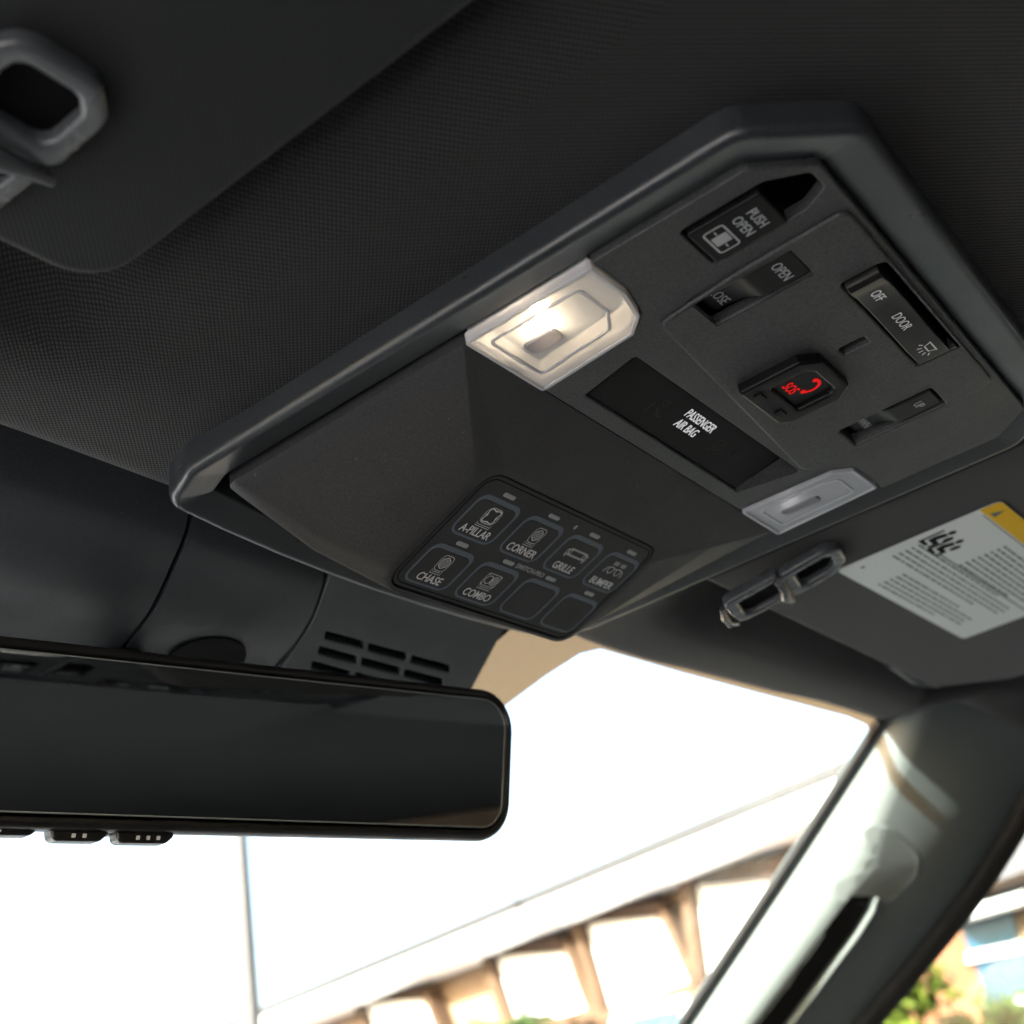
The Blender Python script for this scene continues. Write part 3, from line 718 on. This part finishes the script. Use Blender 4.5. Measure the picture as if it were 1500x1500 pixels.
clip(vl, -197, -8, 1.0, RAD(0))
clip(vr, 130, -7, 1.0, RAD(-12), tilt=.22)
# warning label on the passenger visor
lp = [on_plane(px, py, (0, 0, 4.6), (0, 0, 1)) for px, py in ((1225, 835), (1458, 727), (1411, 935))]
LFo = lp[0]; eu_ = (lp[2]-lp[0]); ev_ = (lp[1]-lp[0]); lw_, lh_ = eu_.length, ev_.length
LF = make_frame(LFo, eu_, ev_)
lb = MB(LF).prism(rrect(0, lw_, 0, lh_, 3), .05, .35).build('warning_label', 'label_paper', vr, smooth=0)
lb['label'] = 'white paper warning label with yellow header strip'
MB(LF).prism(rpoly([(0, lh_-8), (lw_, lh_-8), (lw_, lh_), (0, lh_)], [0, 0, 3, 3], 4), .36, .45).build('yellow_header', 'label_yellow', lb, smooth=0)
ink = MB(LF)
def print_lines(x0, x1, y0, y1, n, hh, gap=.12):
    for k in range(n):
        y = y0+(y1-y0)*k/max(1, n-1); x = x0
        while x < x1-2:
            wd = random.uniform(2.2, 7.5); e = min(x1*(1 if k % 4 else .8), x+wd)
            if e > x+.6: ink.prism([(x, y), (e, y), (e, y+hh), (x, y+hh)], .38, .42)
            x = e+random.uniform(.8, 1.5)
            if e < x+.6 and x > x1*.78 and k % 4 == 0: break
print_lines(44, lw_-10, lh_*.50, lh_*.78, 8, 1.0)
print_lines(8, lw_-16, lh_*.30, lh_*.46, 5, .9)
print_lines(30, lw_-22, lh_*.06, lh_*.22, 5, .9)
ink.prism([(24, lh_*.485), (lw_-8, lh_*.485), (lw_-8, lh_*.495), (24, lh_*.495)], .38, .42)
ink.prism([(6, lh_-9), (lw_-4, lh_-9), (lw_-4, lh_-8.6), (6, lh_-8.6)], .38, .42)
ink.build('print', 'label_ink', lb, smooth=0)
for (a, b) in ((9, lh_*.50), (20, lh_*.48)):     # pictograms of the seated passenger and the bag
    pic = MB(LF); pic.prism(ell(a+1, b+10.5, 1.7, 1.7, 12), .38, .43)
    pic.prism([(a-1, b+8.8), (a+2.4, b+8.2), (a+1.4, b+4), (a+6, b+3.4), (a+6.2, b-1), (a+4.2, b-1), (a+4, b+1.6), (a-1.6, b+1.8), (a-2.4, b+5)], .38, .43)
    pic.prism([(a-5, b+9.5), (a-3.6, b+9.5), (a-3.0, b+.8), (a+2.4, b+.4), (a+2.4, b-1), (a-4.4, b-1)], .38, .43)
    pic.prism(ell(a+5.6, b+7, 1.7, 2.3, 12), .38, .43)
    pic.build('pictogram', 'deep_black', lb, smooth=0)
MB(LF).prism(ell(7, 8, .9, .9, 8), .38, .43).build('corner_dot', 'deep_black', lb, smooth=0)
hd = MB(LF); hd.text('WARNING', lw_*.45, lh_-4, 5.5, .5, .8, bold=.05)
MB(LF).prism([(7, lh_-6.5), (12, lh_-6.5), (9.5, lh_-1.8)], .46, .52).build('warning_triangle', 'label_ink', lb, smooth=0)
hd.build('print', 'label_ink', lb, smooth=0)
# visor pivot
MB().tube([(330, 46, 22), (352, 44, 15), (372, 40, 15)], [7, 6, 5], 12).build('pivot', 'cover_plastic', vr)
# ================================================================== SENSOR COVER at the top of the windscreen
cov = thing('sensor_cover', 'dark plastic sensor cover with vent slots behind the rear-view mirror', 'cover', (0, 118, 14))
SP0 = Vector((0, 113, 14.5)); sdir = Vector((0, 1, -.30)).normalized()
SF = lambda u, s, h: (u, SP0.y+sdir.y*s + sdir.z*h, SP0.z+sdir.z*s - sdir.y*h)   # u across, s down the slope, h proud of the slope
def on_cover(px, py):
    q = on_plane(px, py, SP0-Vector((0, -sdir.z, sdir.y))*1.2, (0, -sdir.z, sdir.y)); return (q.x, (q-SP0).dot(sdir))
def cprof(u, s):
    """relief of the cover: shallow saddle, proud middle"""
    h = 1.5*math.sin(min(1, s/60)*math.pi)
    h += 2.2*sstep(26, 50, s)*(1-sstep(-20, 6, u))*sstep(-190, -70, u)
    h -= 4.0*sstep(-75, -150, u) if False else 0
    h -= 5*(1-sstep(0, 16, s))
    return h
seam_cl = [(283, 757), (262, 805), (240, 850), (215, 893), (188, 932), (150, 980)]
seam_cr = [(484, 822), (472, 862), (458, 900), (437, 937), (411, 972), (370, 1020)]
def seam_at(px_list, s):
    P_ = [on_plane(a_, b_, SP0, (0, -sdir.z, sdir.y)) for a_, b_ in px_list]; Q = [(p_.x, (p_-SP0).dot(sdir)) for p_ in P_]
    for (x0, s0), (x1, s1_) in zip(Q, Q[1:]):
        if s <= s1_ or (x1, s1_) == Q[-1]: return x0+(x1-x0)*(s-s0)/(s1_-s0)
def seam_l(s): return seam_at(seam_cl, s)
def seam_r(s): return seam_at(seam_cr, s)
def cover_panel(name, fa, fb, nu, hole=None, s1=76):
    b = MB(SF); ss = [0, 3, 6, 10, 14, 18, 22, 26, 30, 34, 38, 42, 46, 50, 55, 60, 68, s1]
    rows_ = []
    for s in ss:
        a, c = fa(s), fb(s); row = []
        us = [a, a+.5]+[a+.5+(c-a-1.0)*k/nu for k in range(1, nu)]+[c-.5, c]
        for j, u in enumerate(us):
            h = cprof(u, s)
            if j in (0, len(us)-1): h -= 3.5
            elif j in (1, len(us)-2): h -= .35
            row.append((u, s, h))
        rows_.append(row)
    n_ = len(rows_[0]); vs_ = [q for r in rows_ for q in r]; fs = []
    for i in range(len(rows_)-1):
        for j in range(n_-1):
            if hole:
                cu_ = (rows_[i][j][0]+rows_[i+1][j+1][0])/2; cs = (rows_[i][j][1]+rows_[i+1][j+1][1])/2
                if hole(cu_, cs): continue
            fs.append((i*n_+j, i*n_+j+1, (i+1)*n_+j+1, (i+1)*n_+j))
    b.add(vs_, fs)
    return b.build(name, 'cover_plastic', cov, 0, 50)
cover_panel('side_panel', lambda s: -230, lambda s: seam_l(s)-.5, 12)
cover_panel('centre_panel', lambda s: seam_l(s)+.5, lambda s: seam_r(s)-.5, 24, lambda u, s: False)
ao = on_cover(300, 962)
MB(SF).pillow(ell(ao[0], ao[1], 14.5, 13.0, 28), -6, cprof(*ao)+1.3, .3, 2).build('arm_opening_shade', 'deep_black', cov)  # black disc on the cover, coloured as the shade of the opening
# right-hand panel: a flat moulded plate with real slots
slots = []
for r_ in range(4):
    for c_ in range(3):
        zx = 365+c_*236-r_*36; zy = 167+c_*66+r_*82-c_*3*r_
        slots.append(rpoly([on_cover(380+a_*.2667, 880+b_*.2667) for a_, b_ in ((zx, zy), (zx+212, zy+57), (zx+206, zy+97), (zx-6, zy+42))], .3, 2))
ra_, rb_ = on_cover(742, 915), on_cover(690, 1012)
seam_pts = [(seam_r(t)+.5, t) for t in (0, 8, 16, 24, 32, 40, 50, 60, 75)]
rp_ = [(ra_[0]+2, -3), ra_, rb_, (rb_[0]+(rb_[0]-ra_[0])*.8, rb_[1]+(rb_[1]-ra_[1])*.8)]+[(seam_pts[-1][0], 75)]+seam_pts[::-1][1:]
rpn = MB(SF).curve2d([rp_]+slots, -2.0, 1.2, .5).build('vent_panel', 'cover_plastic', cov, 0, 40)
MB(SF).box(-4, 100, 8, 74, -4.2, -3.4).build('vent_back', 'deep_black', rpn)
MB(SF).prism([(-225, 0), (84, 0), (90, 76), (-225, 76)], -9, -8).build('cover_back', 'deep_black', cov)
# ================================================================== REAR-VIEW MIRROR
mir = thing('rear_view_mirror', 'frameless-look black rear-view mirror with three buttons under its edge', 'mirror', (-30, 140, -20))
MO = on_plane(372, 1081, (0, 178, 0), (-.19, -1, 0))
# corners from the photograph, on one real plane facing the driver
mp0 = Vector((-28, 122, -28)); mn = Vector((-.178, -.979, -.114)).normalized()
def mp(px, py): return on_plane(px, py, mp0, mn)
tl, tr, bl, br = mp(0, 925), mp(754, 1012), mp(0, 1212), mp(748, 1232)
eu_ = (tr-tl+br-bl).normalized(); 
MF = make_frame((tl+tr+bl+br)/4, eu_, (tl-bl+tr-br))
def mloc(px, py):
    q = mp(px, py); o = Vector(MF(0, 0, 0)); e = [Vector(MF(*a))-o for a in ((1, 0, 0), (0, 1, 0))]
    return ((q-o).dot(e[0]), (q-o).dot(e[1]))
c_tr = mloc(757, 1012); c_br = mloc(749, 1231); c_tl = mloc(0, 926); c_bl = mloc(0, 1213)
ext = 40
def extl(a, b): return (a[0]-ext, a[1]+(a[1]-b[1])/(b[0]-a[0])*ext)
mo_ = rpoly([extl(c_bl, c_br), c_br, c_tr, extl(c_tl, c_tr)], [13, 15, 13, 13], 8)
cs = MB(MF)
rg = [[(x, y, -34) for x, y in offset_poly(mo_, 14)], [(x, y, -24) for x, y in offset_poly(mo_, 4)]]
for k in range(9):
    t = k/8*math.pi; rg.append([(x, y, -4+4.0*math.sin(t)*(1 if t < 3 else 1)+(0 if t < math.pi/2 else 0)) for x, y in offset_poly(mo_, 2.4*(1-math.cos(t))*.80)])
cs.loft(rg, True, False); cs.add([(x, y, -34) for x, y in offset_poly(mo_, 14)], [tuple(range(len(mo_)))])
cs.build('mirror_case', 'mirror_case', mir, 0, 50)
gl_ = offset_poly(mo_, 3.9)
gls = MB(MF).loft([[(x, y, -4) for x, y in gl_], [(x, y, -1.2) for x, y in gl_], [(x, y, -.7) for x, y in offset_poly(gl_, .55)]])
gls.build('mirror_glass', 'mirror_glass', mir, 0, 20)
MB(MF).curve2d([offset_poly(gl_, .15), offset_poly(gl_, .55)], -1.1, -.45, .12).build('glass_highlight', 'edge_highlight', mir, 0, 40)  # pale ring, the edge's highlight line put into its colour
MB(MF).tube([(-30, 8, -30), (-30, 26, -48), (-28, 40, -60)], [8, 7, 9], 12).build('mirror_arm', 'mirror_case', mir)
# buttons under the case: one, two and three dots
for k, (xa, xb, yb) in enumerate(((-40, 68, 1212), (82, 168, 1222), (178, 264, 1226))):
    a = mloc(xa, yb-20); b_ = mloc(xb, yb-18)
    pl_ = rpoly([(a[0], a[1]), (a[0]+.5, a[1]-4.6), (b_[0]-2.5, b_[1]-4.6), (b_[0], b_[1]-2.6), (b_[0]-.4, b_[1])], [1, 1.8, 2.4, 1.5, 1], 4)
    o = MB(MF).curve2d([pl_], -8, -2.8, .8).build('mirror_button', 'mirror_case', mir, 0, 40)
    t_ = MB(MF); cx = (a[0]+b_[0])/2-1.5+k; cy = (a[1]+b_[1])/2-3.2
    for j in range(k+1): t_.prism(rpoly([(cx+(j-k/2)*3.0-.55, cy-.55), (cx+(j-k/2)*3.0+.55, cy-.55), (cx+(j-k/2)*3.0+.75, cy+.55), (cx+(j-k/2)*3.0-.35, cy+.55)], .2, 2), -2.85, -2.7)
    t_.build('print', 'print_white', o, smooth=0)
    if k < 2:
        MB(MF).box(b_[0]-.2, b_[0]+3.2, b_[1]-2.4, b_[1]+.3, -9, -5).build('button_bridge', 'mirror_case', mir, .3)
# ================================================================== PASSENGER A-PILLAR
pil = thing('pillar_trim', 'pale grey-green plastic windscreen pillar trim with grab handle', 'pillar trim', (500, 200, -100))
def atx(px, py, x):
    c = Vector(CAMP); r = ray(px, py); return c+r*((x-c.x)/r.x)
top = [atx(1300, 1060, 452), atx(1335, 1082, 452), atx(1352, 1088, 458), atx(1480, 1105, 508), atx(1520, 1130, 536)]
mid = [atx(1170, 1262, 462), atx(1225, 1290, 460), atx(1252, 1300, 467), atx(1395, 1290, 524), atx(1420, 1296, 552)]
bot = [atx(1012, 1500, 472), atx(1070, 1512, 468), atx(1095, 1520, 475), atx(1225, 1500, 540), atx(1250, 1506, 568)]
low = [b_+(b_-m_2)*1.0 for b_, m_2 in zip(bot, mid)]
up = [t_+(t_-m_2)*.45 for t_, m_2 in zip(top, mid)]
def smooth_rail(i, n=24):
    P = [up[i], top[i], mid[i], bot[i], low[i]]; P = [P[0]+(P[0]-P[1])]+P+[P[-1]+(P[-1]-P[-2])]; o = []
    for s in range(1, 5):
        for k in range(6):
            t = k/6; p0, p1, p2, p3 = P[s-1], P[s], P[s+1], P[s+2]
            o.append(.5*((2*p1)+(-p0+p2)*t+(2*p0-5*p1+4*p2-p3)*t*t+(-p0+3*p1-3*p2+p3)*t**3))
    o.append(P[-2]); return o
rails = [smooth_rail(i) for i in range(5)]
pm = MB(); L_ = len(rails[0])
secs = []
for k in range(L_):
    r0, r1, r2, r3, r4 = [rails[i][k] for i in range(5)]
    back = Vector((.5, .75, .35))
    secs.append([tuple(q) for q in (r0+back*16, r0, r0.lerp(r1, .5)+Vector((-.4, -.5, 0))*1.5, r1, r2, r2.lerp(r3, .5)+Vector((-.5, -.7, 0))*2.0, r3, r4, r4+back*20)])
pm.loft(secs, False, False)
pm.build('pillar_panel', 'pillar_plastic', pil, 0, 50)
# rubber seal on the glass side and the door side
MB().tube([tuple(q+Vector((-3, 3, 2))) for q in rails[0]], 3.2, 10).build('glass_seal', 'rubber', pil)
MB().tube([tuple(q+Vector((7, 2, -2))) for q in rails[4]], 10, 12).build('door_seal', 'rubber', pil)
# handle and pad laid on the moulded surface
from mathutils.bvhtree import BVHTree
bvh = BVHTree.FromPolygons([Vector(q) for q in pm.v], pm.f)
def pp(px, py, d=0):
    hit = bvh.ray_cast(Vector(CAMP), ray(px, py).normalized())
    q, nn = hit[0], hit[1]
    if nn.dot(ray(px, py)) > 0: nn = -nn
    return tuple(q+nn*d)
pad = rpoly([(1200, 1275), (1255, 1212), (1300, 1207), (1350, 1255), (1345, 1285), (1308, 1322), (1240, 1330)], [40, 60, 60, 60, 40, 50, 50], 8)
pcx = sum(q[0] for q in pad)/len(pad); pcy = sum(q[1] for q in pad)/len(pad)
rg = []
for f_, d_ in ((1.06, -.4), (1.03, .1), (1.0, .35), (.96, .42), (.92, .25), (.88, .12), (.6, .12), (.3, .12), (.05, .12)):
    rg.append([pp(pcx+(x-pcx)*f_, pcy+(y-pcy)*f_, d_) for x, y in pad])
pdm = MB(); pdm.loft(rg, True, False); pdm.build('handle_pad', 'pillar_pad', pil, 0, 60)
sl_l = [(1246, 1312), (1232, 1330), (1205, 1366), (1165, 1420), (1120, 1480), (1075, 1540), (1040, 1590)]
sl_r = [(1276, 1312), (1270, 1330), (1247, 1366), (1206, 1420), (1162, 1480), (1116, 1540), (1080, 1590)]
rc = MB(); rc.loft([[pp(*a_, .5) for a_ in (sl_l[i], ((sl_l[i][0]+sl_r[i][0])/2, sl_l[i][1]), sl_r[i])] for i in range(7)], False, False)
rc.build('handle_recess_shade', 'deep_black', pil, 0, 60)  # black strip on the surface, coloured as the shade of the recess
MB().tube([pp(x+7, y+2, 1.4) for x, y in sl_r], [1.2, 1.9, 2.1, 2.1, 2.1, 2.1, 2.1], 12).build('grab_handle', 'pillar_plastic', pil)
# door glass on the passenger side
dg = MB(lambda u, v, w: (626+w, u, v)).prism([(-434, -416), (594, -416), (566, -380), (148, -16), (108, 6), (-434, 6)], 0, 3)
struct(dg.build('door_window', 'door_glass', None, smooth=0))
glass('privacy_glass', (.26, .27, .27))
for sx, nm in ((1, 'rear_door_window'), (-1, 'rear_door_window')):
    struct(MB(lambda u, v, w, sx=sx: (sx*(626+w), u, v)).prism(rrect(-1326, -644, -416, 22, 22), 0, 3).build(nm, 'privacy_glass', None, smooth=0))
struct(MB(lambda u, v, w: (u, -1480+w, v)).prism(rrect(-396, 396, -376, -124, 38), 0, 3).build('rear_window', 'privacy_glass', None, smooth=0))
# ================================================================== OUTSIDE
def MM(fr=FW): return MB(fr, du=False)
flat('ground_asphalt', (.075, .075, .078), .9, .2, .12, .8, .1)
flat('white_stucco', (.82, .82, .82), .85, .2, .05, 1.5)
flat('tan_stucco', (.20, .135, .09), .85, .2, .1, 1.2)
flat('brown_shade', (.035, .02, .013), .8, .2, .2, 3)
flat('brown_trim', (.075, .045, .027), .8, .2, .15, 2)
flat('red_brick', (.28, .12, .065), .85, .2, .2, 2.5)
flat('grey_roof', (.16, .15, .17), .8, .2, .1, 2)
flat('blue_glass', (.03, .09, .16), .15, .5)
flat('white_paint', (.8, .8, .8), .5, .3)
flat('leaf_lime', (.10, .125, .012), .6, .3, .35, 3)
flat('leaf_green', (.04, .07, .014), .6, .3, .35, 3)
flat('bark', (.12, .08, .05), .9, .1, .2, 6)
flat('steel_grey', (.028, .028, .030), .5, .4)
gr = MM().add([(-400, -400, 0), (400, -400, 0), (400, 400, 0), (-400, 400, 0)], [(0, 1, 2, 3)])
struct(gr.build('ground', 'ground_asphalt', None, smooth=0))
flat('bounce_slab_grey', (.235, .24, .25), .9, .2, .08, 1.2)
struct(MM().box(-11, -1.35, -7, 14, .004, .12).build('bounce_slab', 'bounce_slab_grey', None, .02))  # unseen slab added to bounce light in from the driver side
CM = W(*CAMP)
def out_at(px, py, dist):
    """point on a photo sight line at a horizontal distance (m) from the camera"""
    r = ray(px, py); h = math.hypot(r.x, r.y); return CM+r*(dist/h)
# long white facade on the passenger side, running away ahead
fd = Vector((.278, .9605, 0)); fnrm = Vector((-.9605, .278, 0))
A0 = out_at(1250, 1130, 14.5)
FR = make_frame((A0.x, A0.y, 0), fd, (0, 0, 1))     # u along the street, v up, w out towards the truck? (fd x up)
sgn = 1 if (Vector(FR(0, 0, 1))-Vector(FR(0, 0, 0))).dot(fnrm) > 0 else -1
def on_face(px, py, w=0):
    q = on_plane_m(px, py, Vector(FR(0, 0, w*sgn)), fnrm); d = q-Vector(FR(0, 0, 0)); return (d.dot(fd), q.z)
def on_plane_m(px, py, p0, nrm):
    r = ray(px, py); return CM+r*((p0-CM).dot(nrm)/r.dot(nrm))
struct(MM(FR).box(-9, 18, .005, .12, -1.0*sgn, 3.5*sgn).build('bounce_slab', 'bounce_slab_grey', None, .02))  # slab added to brighten the underside of the eave
sto = thing('storefront_building', 'tan building with white sloping awnings under a long white eave', 'building', tuple(FR(7, 0, 0)), None, True)
ez = A0.z
MM(FR).box(-9, 18, 0, ez-.25, -7*sgn, -1.0*sgn).build('wall', 'tan_stucco', sto)
MM(FR).box(-9, 18, ez-.30, ez, -1.2*sgn, .0).build('eave', 'white_stucco', sto)
MM(FR).box(-9, 18, ez+.01, ez+.16, -1.7*sgn, .06*sgn).build('gutter', 'steel_grey', sto)
# white panels in each bay, brown wedges coloured as the shadow above
wq = -.95
for (quad, dark) in (([(1030, 1292), (1165, 1276), (1180, 1425), (1050, 1440)], [(1035, 1288), (1150, 1268), (1162, 1284), (1050, 1296)]),
                     ([(868, 1352), (985, 1340), (1030, 1435), (905, 1478)], [(880, 1345), (925, 1318), (985, 1320), (992, 1338)]),
                     ([(735, 1400), (848, 1392), (880, 1475), (770, 1505)], [(750, 1395), (800, 1370), (845, 1370), (850, 1390)]),
                     ([(545, 1468), (640, 1462), (668, 1530), (570, 1550)], [(560, 1462), (600, 1450), (640, 1448), (642, 1460)])):
    pq = [on_face(x, y, wq) for x, y in quad]
    MM(FR).prism(pq, (wq+.02)*sgn, (wq+.12)*sgn).build('awning', 'white_stucco', sto, .02)
    MM(FR).curve2d([offset_poly(pq, -.16), offset_poly(pq, -.005)], (wq+.01)*sgn, (wq+.3)*sgn, 0).build('bay_frame', 'brown_trim', sto)
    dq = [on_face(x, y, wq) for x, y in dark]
    MM(FR).prism(dq, (wq+.01)*sgn, (wq+.33)*sgn).build('shadow_gap', 'brown_shade', sto)
q = [on_face(x, y, wq) for x, y in ((920, 1478), (1030, 1455), (1040, 1530), (915, 1540))]
MM(FR).prism(q, (wq+.02)*sgn, (wq+.3)*sgn).build('lower_window', 'white_paint', sto)
q = [on_face(x, y, wq) for x, y in ((950, 1488), (1020, 1474), (1030, 1530), (945, 1540))]
MM(FR).prism(q, (wq+.31)*sgn, (wq+.34)*sgn).build('pane', 'blue_glass', sto)
# lamp post whose shaft shows below the mirror
pp0 = out_at(368, 1450, 16)
lpst = thing('light_post', 'slender grey light post standing ahead of the windscreen', 'light post', (pp0.x, pp0.y, 0), None, True)
MM().tube([(pp0.x, pp0.y, 0), (pp0.x, pp0.y, .5), (pp0.x, pp0.y, 9)], [.16, .11, .075], 12).build('shaft', 'steel_grey', lpst)
MM().box(pp0.x-.2, pp0.x+.2, pp0.y-.2, pp0.y+.2, 0, .12).build('base_plate', 'steel_grey', lpst, .01)
MM().tube([(pp0.x, pp0.y, 8.9), (pp0.x-.5, pp0.y, 9.2), (pp0.x-1.3, pp0.y, 9.25)], [.06, .06, .1], 8).build('arm', 'steel_grey', lpst)
# brick house seen through the door window
bd = out_at(1400, 1400, 15)
bdir = Vector((bd.x-CM.x, bd.y-CM.y, 0)).normalized(); bu = Vector((bdir.y, -bdir.x, 0))
BF = make_frame((bd.x, bd.y, 0), bu, (0, 0, 1))       # u to the right in view, v up, w towards us?
bs = 1 if (Vector(BF(0, 0, 1))-Vector(BF(0, 0, 0))).dot(bdir) < 0 else -1
def on_b(px, py, w=0):
    q = on_plane_m(px, py, Vector(BF(0, 0, w*bs)), bdir); d = q-Vector(BF(0, 0, 0)); return (d.dot(bu), q.z)
hs_ = thing('brick_house', 'orange brick house with grey overhanging roof and blue windows', 'house', tuple(BF(0, 0, 0)), None, True)
zt = on_b(1440, 1320)[1]
MM(BF).box(-.9, 9, 0, zt+.3, -4*bs, 0).build('wall', 'red_brick', hs_)
rq = [on_b(x, y, .5) for x, y in ((1385, 1325), (1520, 1290), (1620, 1290), (1620, 1150), (1500, 1170), (1420, 1245))]
MM(BF).prism(rq, -3*bs, .5*bs).build('roof', 'grey_roof', hs_)
fq = [on_b(x, y, .6) for x, y in ((1388, 1338), (1500, 1306), (1500, 1322), (1392, 1352))]
MM(BF).prism(fq, .2*bs, .62*bs).build('fascia', 'white_stucco', hs_)
dk = [on_b(x, y, .6) for x, y in ((1410, 1310), (1510, 1272), (1510, 1284), (1412, 1322))]
MM(BF).prism(dk, .3*bs, .63*bs).build('gutter', 'brown_shade', hs_)
for wq_ in (((1405, 1352), (1482, 1332), (1492, 1378), (1420, 1395)), ((1430, 1415), (1520, 1392), (1535, 1450), (1445, 1470)), ((1440, 1470), (1470, 1465), (1475, 1540), (1455, 1545))):
    q = [on_b(x, y, .1) for x, y in wq_]
    fo = MM(BF).prism(q, -.1*bs, .1*bs).build('window', 'blue_glass', hs_)
    lo_ = [(x-.06, y) for x, y in (q[0], q[3])]
    MM(BF).prism([on_b(wq_[3][0]-4, wq_[3][1]+1, .14), on_b(wq_[2][0]+4, wq_[2][1]+1, .14), on_b(wq_[2][0]+4, wq_[2][1]+16, .14), on_b(wq_[3][0]-4, wq_[3][1]+16, .14)], 0, .18*bs).build('sill', 'white_paint', fo)
def tree(px, py, dist, rad, hgt, matn, lab):
    c = out_at(px, py, dist)
    t = thing('shrub_tree', lab, 'tree', (c.x, c.y, 0), None, True)
    MM().tube([(c.x, c.y, 0), (c.x+.05, c.y, c.z*.5), (c.x-.03, c.y+.04, c.z+hgt*.2)], [.12, .08, .03], 8).build('trunk', 'bark', t)
    cr = MM(); clumps = [(random.gauss(0, .45)*rad, random.gauss(0, .45)*rad, random.uniform(-.9, .9)*hgt) for _ in range(34)]
    for _ in range(2600):
        k = random.choice(clumps); s = random.uniform(.04, .09)
        p_ = Vector((c.x+k[0]+random.gauss(0, .16)*rad, c.y+k[1]+random.gauss(0, .16)*rad, c.z+k[2]+random.gauss(0, .14)*hgt))
        a = Vector((random.gauss(0, 1), random.gauss(0, 1), random.gauss(0, 1))).normalized(); b = a.orthogonal().normalized()
        cr.add([tuple(p_-a*s), tuple(p_+b*s*.5), tuple(p_+a*s), tuple(p_-b*s*.5)], [(0, 1, 2, 3)])
    cr.build('crown', matn, t, smooth=0)
tree(1310, 1585, 9, .62, .75, 'leaf_lime', 'yellow-green leafy tree left of the brick house')
tree(1500, 1590, 10, .45, .55, 'leaf_green', 'darker green tree in front of the blue windows')
tree(735, 1560, 11, .4, .32, 'leaf_green', 'green tree in front of the white awnings')
# building behind the truck, seen only in the mirror
rb = thing('rear_building', 'tan stucco wall reflected at the bottom of the rear-view mirror', 'building', (3, -14, 0), None, True)
MM().box(-14, 12, -18, -13, 0, 6.5).build('wall', 'tan_stucco', rb)
MM().box(-14.2, 12.2, -18.2, -12.8, 6.51, 6.8).build('coping', 'white_stucco', rb)
